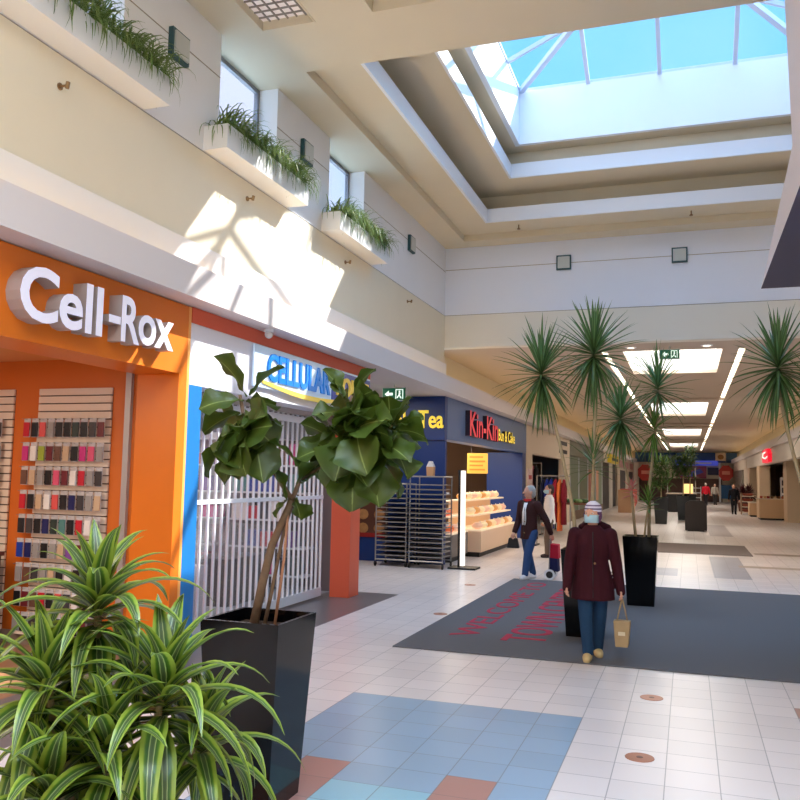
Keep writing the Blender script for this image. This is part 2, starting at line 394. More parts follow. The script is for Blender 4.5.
def skylight(name, x0, x1, y0, y1, z, sl, xs, ys):
    t_ = .035; g = G(); hw = (y1 - y0) / 2; zr = z + hw * sl; yc = (y0 + y1) / 2
    def bar(a, b_, r=.045): g.tube([a, b_], r, 4)
    g.box(x0 - .05, x1 + .05, y0 - .08, y0, z, z + .05).box(x0 - .05, x1 + .05, y1, y1 + .08, z, z + .05).box(x0 - .08, x0, y0, y1, z, z + .05).box(x1, x1 + .08, y0, y1, z, z + .05)
    ra, rb = (x0 + hw, yc, zr), (x1 - hw, yc, zr)
    for c, r in (((x0, y0, z), ra), ((x0, y1, z), ra), ((x1, y0, z), rb), ((x1, y1, z), rb)): bar(c, r, .06)
    bar(ra, rb, .06)
    for x in xs:
        d = min(x - x0, x1 - x, hw)
        bar((x, y0, z), (x, y0 + d, z + d * sl)); bar((x, y1, z), (x, y1 - d, z + d * sl))
    for y in ys:
        d = min(y - y0, y1 - y, hw); bar((x0, y, z), (x0 + d, y, z + d * sl)); bar((x1, y, z), (x1 - d, y, z + d * sl))
    w = struct(name, g, mat('skylight_bar', (208, 216, 236), .4))
    zz = z + .03
    ra, rb = (x0 + hw, yc, zr + .03), (x1 - hw, yc, zr + .03)
    p = G(); A, B_, C_, D = (x0, y0, zz), (x1, y0, zz), (x1, y1, zz), (x0, y1, zz)
    n = len(p.v); p.v += [A, B_, C_, D, ra, rb]; p.f += [(0, 1, 5, 4), (2, 3, 4, 5), (3, 0, 4), (1, 2, 5)]; p.m += [0] * 4
    pane = p.build('pane', mat('skylight_glass', (200, 232, 255), .02, alpha=.06, spec=.2), w)
    md = pane.modifiers.new('thick', 'SOLIDIFY'); md.thickness = .012
    return w
skylight('window_5', -2.62, 1.9, 9.36, 13.5, 8.17, .45, (-1.49, -.36, .77), (10.38, 11.4, 12.42))
skylight('window_6', -2.6, 1.9, -6.5, 3.5, 6.9, .45, (-1.49, -.36, .77), (-5, -3.5, -2, -.5, 1, 2.5))  # unseen second skylight, added to let fill light into the near hall
for (x, y, z, sx, sy) in ((-.36, 11.43, 8.12, 4.5, 4.1), (-.35, -1.5, 6.85, 4.5, 10)):
    p = lamp('skylight_portal', 'AREA', (x, y, z), 1, direc=(0, 0, -1), shape='RECTANGLE', size=sx, size_y=sy); p.data.cycles.is_portal = True
# hanging bulkhead on the right
lil = mat('bulkhead_paint', (232, 222, 222), .6)
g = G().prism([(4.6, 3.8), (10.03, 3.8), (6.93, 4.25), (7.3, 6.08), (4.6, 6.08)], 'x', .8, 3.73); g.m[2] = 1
struct('wall_bulkhead', g, [lil, mat('shaded_underside', (96, 92, 116), .7)])  # shade under the bulkhead is put into the darker underside colour
# cove troughs both sides + soffits over the shops, with their light tubes
covew = mat('cove_white', (226, 218, 216), .6)
struct('trim_6', G().box(-4.09, -4.05, -8, 73, 3.14, 3.43).box(-4.9, -4.09, -8, 73, 3.14, 3.2), covew)
struct('trim_7', G().box(3.3, 3.34, -8, 73, 3.14, 3.43).box(3.34, 3.98, -8, 73, 3.14, 3.2), covew)
struct('wall_corridor_left', G().box(-4.9, -4.75, 15.65, 73, 3.2, 4.12), cream)
struct('wall_corridor_right', G().box(3.88, 3.98, 15.65, 73, 3.2, 4.12), cream)
for y0, y1, xl, xr in ((-7.8, 15.2, -4.34, 3.62), (15.8, 72.8, -4.6, 3.72)):
    for x in (xl, xr):
        n_ = int((y1 - y0) / 3.9)
        for k in range(n_):
            pass
        o = G().box(x - .012, x + .012, y0, y1, 3.22, 3.245).build('trim_8' if x < 0 else 'trim_9', cove_e if y0 < 0 else cove_c, None, keep=True); o['kind'] = 'structure'
# corridor ceiling with daylight wells and slot lights
WELL = [(-1.18, .64, 16.6, 20.2), (-1.18, .64, 27.9, 33.4), (-1.18, .64, 42, 48.5), (-1.18, .64, 58, 64.5)]
SLOT = [(.93, 1.05, 16.6, 71), (-1.6, -1.48, 16.6, 71)]
g = plate(G(), -4.9, 3.98, 15.65, 73, 4.12, 4.2, WELL + SLOT)
struct('ceiling_corridor', g, corrc)
g = G()
for w_ in WELL: ring(g, *w_, 4.2, 4.62)
struct('wall_daylight_well', g, wellw)
for i, w_ in enumerate(WELL): struct('window_%d' % (7 + i), G().box(w_[0], w_[1], w_[2], w_[3], 4.6, 4.62), panel_e)
slot_e = mat('slot_light', (255, 246, 226), emis=2.0, ecol=(255, 244, 220))
for s_ in SLOT: struct('trim_10', G().box(s_[0], s_[1], s_[2], s_[3], 4.16, 4.2), slot_e)
g = G()
for y in (26.2, 37.5, 39.7, 52, 54): g.box(-1.6, 1.05, y, y + .35, 4.06, 4.12)
struct('trim_11', g, corrc)
# far end wall
struct('wall_far', G().box(-5, 9.5, 73, 73.2, 0, 4.2), mat('far_wall_cream', (214, 200, 180), .6))

# ---- left shops shell
struct('wall_shop_divider', G().box(-9.4, -4.75, 6.35, 6.5, 0, 3.13), orange_d)
struct('wall_shop_back', G().box(-9.5, -9.4, -8, 15.2, 0, 3.2), mat('shop_wall', (220, 214, 206), .7))
struct('ceiling_shops', G().box(-9.5, -4.9, -8, 15.2, 3.14, 3.2), mat('shop_ceiling', (226, 222, 214), .8))
struct('ceiling_orange_shop', G().box(-9.4, -4.9, -8, 6.35, 2.66, 2.7), mat('shop_ceiling_orange', (222, 150, 90), .7))
struct('wall_tea_back', G().box(-6.9, -6.8, 11.0, 15.0, 0, 3.14), mat('dark_brown_wall', (76, 42, 36), .6))
struct('wall_phone_shop_far', G().box(-9.4, -4.75, 10.85, 10.98, 0, 3.14), mat('phone_shop_wall', (120, 116, 122), .7))
struct('baseboard_shop', G().box(-9.3, -4.92, 6.33, 6.35, 0, .12), mat('taupe_baseboard', (150, 130, 118), .6))
lamp('shop_lamp', 'AREA', (-6.2, 3.2, 2.6), 60, (1, .86, .7), direc=(0, 0, -1), shape='RECTANGLE', size=1.6, size_y=3)
lamp('shop_lamp', 'AREA', (-6.6, 8.2, 3.05), 38, (1, .98, .96), direc=(0, 0, -1), shape='RECTANGLE', size=2.5, size_y=3)
lamp('shop_lamp', 'AREA', (-5.4, 13.0, 3.08), 26, (1, .9, .8), direc=(0, 0, -1), shape='RECTANGLE', size=.8, size_y=2)
lamp('shop_lamp', 'AREA', (-5.6, 19.0, 2.9), 120, (1, .84, .62), direc=(0, 0, -1), shape='RECTANGLE', size=1.6, size_y=5)

# ================================================================== LEFT SIDE, SHOP BY SHOP
# ---- orange phone accessory shop
sf = thing('storefront', 'orange laminate shop front with wide header over the phone case shop', 'shop front', (-4.3, 6.4, 0))
G().box(-4.74, -4.3, -6, 6.5, 2.5, 3.13).build('header', orange, sf)
G().box(-4.74, -4.3, 6.34, 6.5, 0, 2.499).build('column', orange, sf)
G().box(-4.3, -4.298, 6.46, 6.5, 0, 3.13).build('edge_strip', mat('pale_orange_edge', (250, 176, 96), .4), sf)
G().box(-4.84, -4.78, 6.31, 6.349, 0, 2.62).build('corner_trim', mat('grey_trim', (176, 170, 170), .4, .4), sf)
letw = mat('letter_face', (238, 236, 255), .35, emis=.1, ecol=(240, 238, 255)); lets = mat('letter_side', (176, 164, 160), .5)
sg = thing('shop_sign', 'white raised channel letters on the orange header above the phone case shop', 'sign', (-4.3, 5.05, 2.6))
# C is taller than the rest, so the word is built in three groups
for st_, y_, z_, w_, h_ in (('C', 4.30, 2.62, .36, .385), ('ell', 4.67, 2.62, .46, .375), ('-', 5.2, 2.755, .14, .06), ('R', 5.35, 2.63, .23, .365), ('ox', 5.565, 2.645, .485, .25)):
    text('letter', st_, (-4.297, y_, z_), EY, EZ, w_, h_, .125, [letw, lets], sg, .022)
slat = mat('slatwall_cream', (226, 206, 190), .5)
def slatwall(x0, x1, label):
    p = thing('slatwall_panel', label, 'display panel', ((x0 + x1) / 2, 6.32, .12))
    g = G(); z = .1
    while z < 2.36: g.box(x0, x1, 6.325, 6.345, z, z + .062); z += .074
    g.build('slat_board', slat, p); G().box(x0, x1, 6.344, 6.3495, .1, 2.38).build('back_panel', mat('slat_groove', (96, 74, 66), .7), p)
    G().box(x0 - .1, x1, 6.24, 6.325, .112, .132).build('ledge', slat, p)
    return p
slatwall(-5.83, -5.0, 'tall cream slatwall panel full of phone cases on the orange wall, nearer the shop corner')
slatwall(-6.95, -6.13, 'cream slatwall panel at the left edge of the photo, deeper in the orange shop')
CC = {'red': (190, 30, 50), 'black': (26, 26, 32), 'pink': (214, 84, 120), 'clear grey': (150, 146, 146), 'navy blue': (28, 34, 92), 'white': (226, 222, 222), 'maroon': (104, 34, 44), 'lime green': (150, 168, 60), 'brown': (104, 72, 60),
      'magenta': (196, 50, 130), 'beige': (196, 168, 140), 'teal': (80, 130, 130), 'purple': (120, 70, 150), 'dark green': (44, 58, 56), 'bright blue': (30, 60, 160), 'coral': (214, 84, 84), 'charcoal': (62, 58, 62)}
ROWS = [['red', 'black', 'coral', 'clear grey', 'black', 'black', 'dark green', 'black', 'charcoal', 'maroon'],
        ['magenta', 'white', 'lime green', 'maroon', 'brown', 'beige', 'black', 'magenta', 'pink', 'clear grey'],
        ['brown', 'beige', 'clear grey', 'black', 'pink', 'maroon', 'white', 'red', 'clear grey', 'charcoal'],
        ['red', 'black', 'beige', 'white', 'coral', 'black', 'navy blue', 'charcoal', 'clear grey', 'beige'],
        ['black', 'charcoal', 'black', 'navy blue', 'dark green', 'teal', 'black', 'red', 'white', 'clear grey'],
        ['bright blue', 'navy blue', 'clear grey', 'black', 'clear grey', 'beige', 'purple', 'maroon', 'charcoal', 'brown'],
        ['clear grey', 'brown', 'charcoal', 'clear grey', 'beige', 'black', 'white', 'black', 'maroon', 'clear grey'],
        ['black', 'maroon', 'brown', 'red', 'black', 'coral', 'charcoal', 'white', 'black', 'brown'],
        ['clear grey', 'black', 'charcoal', 'purple', 'black', 'black', 'clear grey', 'black', 'maroon', 'charcoal']]
ORD = ['top', 'second', 'third', 'fourth', 'fifth', 'sixth', 'seventh', 'eighth', 'lowest']
ORC = ['first', 'second', 'third', 'fourth', 'fifth', 'sixth', 'seventh', 'eighth', 'ninth', 'last']
def phone_case(c):
    m = mat('case_' + c.replace(' ', '_'), CC[c], .3)
    t_ = thing('phone_case', '', 'phone case', (0, 0, 0))
    G().box(-.034, .034, -.012, .0, 0, .135).build('case', m, t_, bevel=.004)
    G().box(-.038, .038, .001, .005, -.004, .172).build('hang_card', mat('clear_pack', (196, 192, 196), .2), t_)
    G().tube([(0, .01, .162), (0, -.07, .166)], .0022, 5).build('hook', steel, t_)
    return t_
protos = {}
def put_case(c, x, z, label, group):
    if c not in protos: o = protos[c] = phone_case(c); o.location = (x, 6.27, z); o['label'] = label; o['group'] = group; return
    dup(protos[c], (x, 6.27, z), label, group=group)
for r, row in enumerate(ROWS):
    z = 1.925 - r * .2235
    for k, c in enumerate(row):
        x = -5.90 + k * .094
        put_case(c, x, z, '%s phone case, %s from left, %s row of main slatwall' % (c, ORC[k], ORD[r]), 'phone cases on the main slatwall')
for r, row in enumerate((['black', 'maroon', 'charcoal'], ['clear grey', 'white', 'charcoal'], ['charcoal', 'maroon', 'red'], ['black', 'charcoal', 'black'], ['brown', 'black', 'maroon'], ['charcoal', 'beige', 'black'])):
    for k, c in enumerate(row):
        put_case(c, -6.44 + k * .1, 1.925 - r * .2235, '%s phone case, %s of three, %s row of left edge slatwall' % (c, ['first', 'second', 'third'][k], ORD[r]), 'phone cases on the slatwall at the left edge')
cb = thing('counter', 'low dark wood counter in front of the slatwall in the orange shop', 'counter', (-6.7, 5.9, 0))
G().box(-7.4, -6.0, 5.75, 6.15, .1, .82).build('body', mat('dark_wood', (92, 40, 28), .4, noise=.2, nscale=5), cb); G().box(-7.42, -5.98, 5.73, 6.17, .82, .86).build('counter_top', mat('dark_wood_top', (110, 60, 44), .3), cb); G().box(-7.35, -6.05, 5.8, 6.1, 0, .1).build('plinth', mblack, cb)

# ---- blue strip, white illuminated fascia, folding gate
tag(G().box(-4.6, -4.3, 6.502, 6.72, 0, 2.42).build('pilaster', blue_s), 'narrow bright blue pilaster between the orange shop and the gate', 'pilaster')
cs = thing('shop_sign', 'white lit fascia sign with blue and yellow letters under a red band', 'sign', (-4.3, 8.8, 2.42))
G().box(-4.6, -4.3, 6.505, 11.05, 2.42, 2.99).build('panel', mat('sign_white', (236, 236, 246), .35), cs)
G().box(-4.6, -4.29, 6.505, 11.05, 2.99, 3.135).build('red_band', red_s, cs)
G().box(-4.28, -4.26, 7.62, 10.96, 2.53, 2.97).build('sign_face', mat('sign_face_lit', (196, 216, 240), .3, emis=.08, ecol=(210, 234, 255)), cs)
cy_m = mat('sign_cyan', (4, 110, 200), .3, emis=.12, ecol=(10, 150, 235)); bl_m = mat('sign_blue', (40, 66, 160), .3, emis=.05); yl_m = mat('sign_yellow', (244, 208, 90), .4, emis=.1)
text('letter', 'CELLULAR', (-4.262, 7.9, 2.61), EY, EZ, 1.66, .31, .02, [cy_m], cs, .03)
G().box(-4.262, -4.25, 9.62, 10.94, 2.56, 2.95).build('blue_panel', bl_m, cs)
text('letter', 'POINT', (-4.25, 9.74, 2.64), EY, EZ, 1.1, .25, .02, [yl_m], cs, .03)
g = G(); N = 24
for i in range(N):
    a, b_ = i / N, (i + 1) / N; f = lambda u: (7.8 + 2.4 * u, 2.61 - .06 * math.sin(math.pi * u), .035 + .02 * math.sin(math.pi * u))
    (ya, za, wa), (yb, zb, wb_) = f(a), f(b_); g.prism([(ya, za - wa), (yb, zb - wb_), (yb, zb), (ya, za)], 'x', -4.262, -4.246)
g.build('swoosh', yl_m, cs)
gate = thing('folding_gate', 'closed accordion security gate of white slats and clear panels below the lit sign', 'gate', (-4.62, 8.4, 0))
ys = [6.76 + .133 * i for i in range(27)]
gw = mat('gate_white', (238, 240, 248), .35)
for i, y in enumerate(ys):
    G().box(-4.635, -4.61, y - .011, y + .011, .03, 2.36).build('slat', gw, gate)
for z0, z1 in ((1.30, 1.345), (.03, .14), (2.26, 2.34)): G().box(-4.637, -4.608, 6.75, 10.24, z0, z1).build('rail', gw if z0 > .2 else alum, gate)
G().box(-4.625, -4.62, 6.77, 10.22, .14, 2.26).build('clear_panel', mat('clear_panel', (210, 218, 230), .05, alpha=.07), gate)
G().box(-4.67, -4.57, 6.73, 10.9, 2.36, 2.42).build('track', mat('grey_trim', (176, 170, 170), .4, .4), gate)
# things behind the gate
dk = [(60, 56, 60), (196, 190, 196), (150, 40, 90), (70, 60, 56)]
for i, (x, y, w_, h, lab, ci) in enumerate(((-5.5, 7.9, 1.0, .95, 'pale phone counter behind the gate, nearest the blue pilaster', 1), (-5.6, 9.5, 1.0, .95, 'dark display counter behind the gate, nearest the red pillar', 3))):
    o = thing('display_counter', lab, 'counter', (x, y, 0), 'display counters behind the gate')
    G().box(x - .3, x + .3, y - w_ / 2, y + w_ / 2, 0, h * .6).build('cabinet', mat('counter%d' % ci, dk[ci], .4), o)
    G().box(x - .3, x + .3, y - w_ / 2, y + w_ / 2, h * .6 + .001, h).build('glass_case', glass_m, o)
for i, (x, lab, cl) in enumerate(((-8.3, 'dark shelf unit farthest left behind the gate', 0), (-7.0, 'shelf unit at the middle behind the gate', 1), (-5.6, 'shelf unit nearest the red pillar behind the gate', 3))):
    o = thing('wall_shelf', lab, 'shelf', (x, 10.65, 0), 'wall shelves behind the gate')
    G().box(x - .62, x + .62, 10.82, 10.845, .05, 2.35).build('back_panel', mat('counter%d' % cl, dk[cl], .5), o)
    for k in range(6): G().box(x - .6, x + .6, 10.5, 10.82, .2 + k * .38, .225 + k * .38).build('shelf_board', alum, o)
    rr = random.Random(i); n_ = 0
    for k in range(5):
        xx = x - .56
        while xx < x + .4:
            w_ = rr.uniform(.13, .24); c = rr.choice(list(CC)); g = G().box(xx, xx + w_, 10.52, 10.74, .226 + k * .38, .226 + k * .38 + rr.uniform(.15, .3)); n_ += 1
            tag(g.build('accessory_box', mat('case_' + c.replace(' ', '_'), CC[c], .3)), '%s box on level %d, %s' % (c, k + 1, lab), 'box', 'boxes on the ' + lab); xx += w_ + .03
tag(G().box(-4.75, -4.68, 6.8, 10.3, 2.05, 2.355).build('roller_cover', mat('roller_grey', (150, 148, 156), .5)), 'grey ribbed cover behind the top of the folding gate', 'cover')
# ---- red pillar, white dome camera
tag(G().box(-4.55, -4.27, 10.38, 10.72, 0, 2.415).build('pillar', red_s, bevel=.004), 'square brick red pillar standing beside the closed gate', 'pillar')
dc = thing('dome_camera', 'small white dome camera under the cove edge above the lit sign', 'camera', (-4.17, 7.75, 3.1))
G().loft([(-4.17, 7.75, 3.14, .05, .05), (-4.17, 7.75, 3.11, .055, .055)]).build('mount', white, dc); G().ball((-4.17, 7.75, 3.085), .045).build('dome', mat('smoked_dome', (210, 206, 206), .2), dc, smooth=True)

# ---- blue tea stand: fascia facing the camera, racks in front
tea = thing('shop_sign', 'dark blue fascia with bold yellow lettering behind the fig tree', 'sign', (-5.5, 15.06, 2.31))
G().box(-6.8, -4.305, 15.0, 15.16, 2.31, 3.135).build('panel', navy, tea)
yel = mat('yellow_letter', (248, 216, 70), .4, emis=.35)
text('letter', 'Bubble Tea', (-5.8, 14.999, 2.53), EX, EZ, 1.47, .34, .03, [yel], tea, .015)
tag(G().box(-6.8, -4.305, 15.05, 15.15, 0, 2.305).build('partition_panel', navy), 'dark blue partition wall under the yellow lettered fascia, behind the bakery racks', 'partition')
po = thing('wall_poster', 'dark red poster of round pastries on the wall left of the bakery racks', 'poster', (-5.9, 15.0, .55))
G().box(-6.4, -5.42, 15.03, 15.048, .45, 1.3).build('sheet', mat('poster_dark', (92, 54, 40), .5), po)
g = G()
for i in range(3):
    for k in range(3): g.ball((-6.25 + i * .33, 15.03, .62 + k * .26), (.11, .012, .1), 12, 6)
g.build('pastry_picture', mat('pastry_brown', (176, 126, 78), .6, noise=.4, nscale=12), po); G().box(-6.4, -5.42, 15.02, 15.029, .45, .53).build('red_border', mat('poster_red', (150, 30, 30), .5), po)
def rack(x0, x1, y, h, label, dp=.55):
    o = thing('bakery_rack', label, 'rack', ((x0 + x1) / 2, y + dp / 2, 0), 'bakery racks in front of the blue partition')
    g = G()
    for x in (x0, x1):
        for yy in (y, y + dp): g.tube([(x, yy, .1), (x, yy, h)], .014, 6)
        g.tube([(x, y, h), (x, y + dp, h)], .014, 6)
    for z in (.12, h):
        for yy in (y, y + dp): g.tube([(x0, yy, z), (x1, yy, z)], .014, 6)
    g.build('frame', steel, o)
    n = int((h - .2) / .085)
    for k in range(n): G().box(x0 + .01, x1 - .01, y + .01, y + dp, .19 + k * .085, .205 + k * .085).build('tray', mat('tray_metal', (158, 152, 148), .45, .25), o)
    for x in (x0, x1):
        for yy in (y, y + dp): c = G().tube([(x - .012, yy, .045), (x + .012, yy, .045)], .045, 12).build('caster', mblack, o)
    return o
rack(-4.72, -4.1, 14.25, 1.62, 'taller steel bakery tray rack on casters, nearest the shop entrance')
rack(-5.38, -4.8, 14.3, 1.48, 'shorter steel bakery tray rack on casters, beside the red poster')
bx = thing('paper_bag', 'small brown and white paper bag standing on the tray rack', 'bag', (-4.4, 14.4, 1.64))
G().frustum(-4.4, 14.45, 1.635, .06, 1.8, .07, k0=.05, k1=.05).build('bag_body', mat('kraft', (196, 150, 110), .8), bx); G().frustum(-4.4, 14.45, 1.8, .07, 1.9, .03, k0=.05, k1=.03).build('bag_top', mat('bag_white', (206, 206, 210), .7), bx)
# ---- Kin-Kin bakery
kf = thing('shop_sign', 'slate blue fascia with red and yellow raised letters above the bakery', 'sign', (-4.3, 19, 2.3))
G().box(-4.6, -4.3, 15.165, 23.3, 2.33, 3.135).build('panel', slateb, kf)
redl = mat('letter_red', (206, 46, 62), .4, emis=.25); dkl = mat('letter_dark', (40, 26, 50), .5)
text('letter', 'Kin-Kin', (-4.3, 16.5, 2.47), EY, EZ, 2.66, .52, .1, [redl, dkl], kf, .02)
text('letter', 'Bun & Cake', (-4.3, 19.3, 2.50), EY, EZ, 1.95, .28, .08, [yel, dkl], kf, .02)
struct('wall_bakery_side', G().box(-9.5, -6.8, 15.05, 15.15, 0, 3.2), mat('bakery_brown', (120, 86, 66), .6))
struct('wall_bakery_back', G().box(-7.3, -7.2, 15.2, 23.4, 0, 3.0), mat('bakery_brown', (120, 86, 66), .6))
struct('ceiling_bakery', G().box(-7.3, -4.62, 15.2, 73, 3.0, 3.1), mat('shop_ceiling', (226, 222, 214), .8))
tag(G().box(-5.3, -4.3, 22.75, 23.25, 0, 2.325).build('wall_panel', navy), 'deep blue wall panel at the far end of the bakery opening', 'panel')
yp = thing('wall_poster', 'yellow poster with orange lines hung inside the bakery entrance', 'poster', (-4.7, 19.4, 1.7))
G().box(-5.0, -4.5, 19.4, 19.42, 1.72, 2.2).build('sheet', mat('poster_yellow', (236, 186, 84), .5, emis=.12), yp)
g = G()
for k in range(4): g.box(-4.94, -4.56 - .05 * (k % 2), 19.39, 19.4, 1.79 + k * .1, 1.83 + k * .1)
g.build('text_lines', mat('poster_orange', (228, 140, 50), .5), yp)
G().tube([(-4.9, 19.41, 2.2), (-4.9, 19.41, 3.0)], .004, 5).build('hanger', steel, yp)
def bread(x, y, z, lab, cl, s=1):
    o = thing('wrapped_bread', lab, 'bread', (x, y, z), 'wrapped bread on the bakery display')
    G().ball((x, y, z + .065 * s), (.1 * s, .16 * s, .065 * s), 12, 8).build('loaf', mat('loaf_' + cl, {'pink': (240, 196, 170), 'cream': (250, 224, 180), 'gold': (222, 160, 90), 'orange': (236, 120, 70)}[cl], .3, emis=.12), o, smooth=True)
    G().tube([(x, y + .15 * s, z + .09 * s), (x, y + .2 * s, z + .14 * s), (x, y + .22 * s, z + .12 * s)], [.015, .01, .022], 6).build('bag_twist', mat('bag_clear', (244, 232, 220), .25), o)
case_w = mat('case_cream', (238, 206, 176), .5); 
def display(x1, y0, y1, lab, ncol, cols, body):
    o = thing('bread_display', lab, 'display stand', (x1 - .35, (y0 + y1) / 2, 0), 'bread displays at the bakery')
    G().box(x1 - .7, x1, y0, y1, .1, .52).build('base_cabinet', body, o); G().box(x1 - .65, x1 - .05, y0 + .05, y1 - .05, 0, .1).build('plinth', mblack, o)
    for k, (dx, z) in enumerate(((0, .52), (-.16, .82), (-.34, 1.12))):
        G().box(x1 - .7, x1 + dx, y0, y1, z + .001, z + .03).build('shelf', mat('shelf_light', (246, 226, 196), .4, emis=.2), o)
        if k < 2: G().box(x1 - .7, x1 - .68, y0, y1, z + .03, z + .3).build('riser', case_w, o)
        n = int((y1 - y0) / .44)
        for j in range(n):
            y = y0 + .25 + j * .44; bread(x1 + dx - .14, y, z + .031, '%s wrapped loaf, %s shelf of the %s, %s from the front' % (cols[(j + k) % len(cols)], ['bottom', 'middle', 'top'][k], lab.split(' ')[0] + ' bread display', ORC[j]), cols[(j + k) % len(cols)], 1.15)
display(-4.02, 16.8, 20.6, 'long lit bread display of tiered shelves under the yellow poster', 8, ['pink', 'cream', 'gold', 'cream'], case_w)
display(-4.25, 15.4, 16.6, 'short grey based bread display of red wrapped loaves behind the lit post', 2, ['orange', 'pink'], mat('grey_cabinet', (120, 112, 108), .5))
st = thing('sign_stand', 'tall slim white light post on a flat black base beside the bakery rack', 'sign stand', (-3.82, 14.6, 0))
G().box(-4.05, -3.55, 14.4, 14.8, 0, .03).build('base', mblack, st); G().box(-3.9, -3.86, 14.52, 14.68, .03, 1.75).build('back_post', mblack, st); G().box(-3.86, -3.8, 14.54, 14.66, .05, 1.74).build('light_panel', mat('post_white', (250, 240, 228), .4, emis=.7), st)
cash = thing('cake_shelf', 'small white shelf unit with wrapped goods just inside the bakery entrance', 'shelf', (-4.45, 15.25, 0))
for z in (.3, .7, 1.0, 1.3): G().box(-4.7, -4.3, 15.02 + .16, 15.35, z, z + .03).build('shelf_board', white, cash)
G().box(-4.7, -4.67, 15.18, 15.35, 0, 1.6).build('side_panel', steel, cash)

# ceiling fixtures of the near hall
cl = thing('ceiling_light', 'square recessed ceiling fixture with white grid louvre at the top left', 'ceiling light', (-3.73, 6.83, 6.1))
G().box(-4.03, -3.43, 6.53, 7.13, 6.17, 6.2).build('diffuser', mat('fixture_white', (236, 226, 222), .6, emis=.15), cl)
g = G()
for k in range(1, 6): g.box(-4.03 + k * .1 - .006, -4.03 + k * .1 + .006, 6.53, 7.13, 6.155, 6.17).box(-4.03, -3.43, 6.53 + k * .1 - .006, 6.53 + k * .1 + .006, 6.155, 6.17)
g.build('louvre', mat('louvre_grey', (150, 140, 132), .6), cl)
g = ring(G(), -4.03 + .02, -3.43 - .02, 6.55, 7.11, 6.075, 6.2, .019); g.build('frame', beige, cl)
scm = mat('sconce_frame', (40, 80, 88), .5); scg = mat('sconce_glass', (196, 200, 196), .3)
def sconce(cx_, cy_, cz, lab, ax):
    o = thing('wall_sconce', lab, 'wall light', (cx_, cy_, cz - .13), 'wall lights of the atrium')
    if ax == 'x':
        G().box(cx_ + .012, cx_ + .07, cy_ - .11, cy_ + .11, cz - .11, cz + .11).build('lens', scg, o, bevel=.008)
        g = G().box(cx_ + .001, cx_ + .05, cy_ - .135, cy_ - .111, cz - .135, cz + .135).box(cx_ + .001, cx_ + .05, cy_ + .111, cy_ + .135, cz - .135, cz + .135).box(cx_ + .001, cx_ + .05, cy_ - .111, cy_ + .111, cz - .135, cz - .111).box(cx_ + .001, cx_ + .05, cy_ - .111, cy_ + .111, cz + .111, cz + .135)
    else:
        G().box(cx_ - .11, cx_ + .11, cy_ - .06, cy_ - .012, cz - .11, cz + .11).build('lens', scg, o, bevel=.008)
        g = G().box(cx_ - .135, cx_ - .111, cy_ - .05, cy_ - .001, cz - .135, cz + .135).box(cx_ + .111, cx_ + .135, cy_ - .05, cy_ - .001, cz - .135, cz + .135).box(cx_ - .111, cx_ + .111, cy_ - .05, cy_ - .001, cz - .135, cz - .111).box(cx_ - .111, cx_ + .111, cy_ - .05, cy_ - .001, cz + .111, cz + .135)
    g.build('frame', scm, o)
sconce(-4.45, 6.3, 5.55, 'square teal framed wall light on the pier nearest the camera', 'x')
sconce(-4.45, 9.05, 5.59, 'square teal framed wall light on the pier between two windows', 'x')
sconce(-4.45, 13.2, 5.57, 'square teal framed wall light beyond the last window of the left wall', 'x')
sconce(-2.15, 15.4, 5.65, 'square wall light on the end wall, the left one of two', 'y')
sconce(-.1, 15.4, 5.65, 'square wall light on the end wall, the right one of two', 'y')
brass = mat('brass', (150, 120, 84), .35, .7)
for y, z, lab in ((4.85, 4.5, 'brass sprinkler head on the cream wall above the orange sign'), (7.68, 4.56, 'brass sprinkler head under the middle planter box'), (10.4, 4.55, 'brass sprinkler head under the farthest planter box'), (13.1, 4.56, 'brass sprinkler head on the cream wall near the corner')):
    o = thing('sprinkler', lab, 'sprinkler', (-4.45, y, z), 'sprinklers on the left wall')
    G().tube([(-4.449, y, z), (-4.44, y, z)], .028, 10).build('escutcheon', brass, o); G().tube([(-4.44, y, z), (-4.38, y, z)], .009, 8).build('stem', brass, o); G().tube([(-4.38, y, z - .025), (-4.37, y, z + .025)], .016, 8).build('deflector', brass, o)
for x, lab in ((-2.85, 'small sprinkler under the coffer edge, left'), (.1, 'small sprinkler under the coffer edge, right of the wall lights')):
    o = thing('sprinkler', lab, 'sprinkler', (x, 14.6, 6.1), 'sprinklers under the coffer'); G().tube([(x, 14.6, 6.2), (x, 14.6, 6.12)], .01, 6).build('stem', brass, o); G().tube([(x, 14.6, 6.13), (x, 14.6, 6.115)], .03, 8).build('deflector', brass, o)
for x, y, lab in ((-1.0, 16.1, 'round recessed downlight before the first daylight well, left'), (.35, 16.1, 'round recessed downlight before the first daylight well, right')):
    o = thing('downlight', lab, 'ceiling light', (x, y, 4.1), 'downlights before the first daylight well'); G().loft([(x, y, 4.119, .11, .11), (x, y, 4.108, .1, .1)]).build('trim_ring', white, o); G().loft([(x, y, 4.1075, .07, .07), (x, y, 4.104, .06, .06)]).build('lamp_lens', mat('downlight_lens', (255, 240, 220), .4, emis=1.5), o)
exg = mat('exit_green', (14, 92, 62), .4, emis=.25); exw = mat('exit_white', (222, 240, 226), .4, emis=.6)
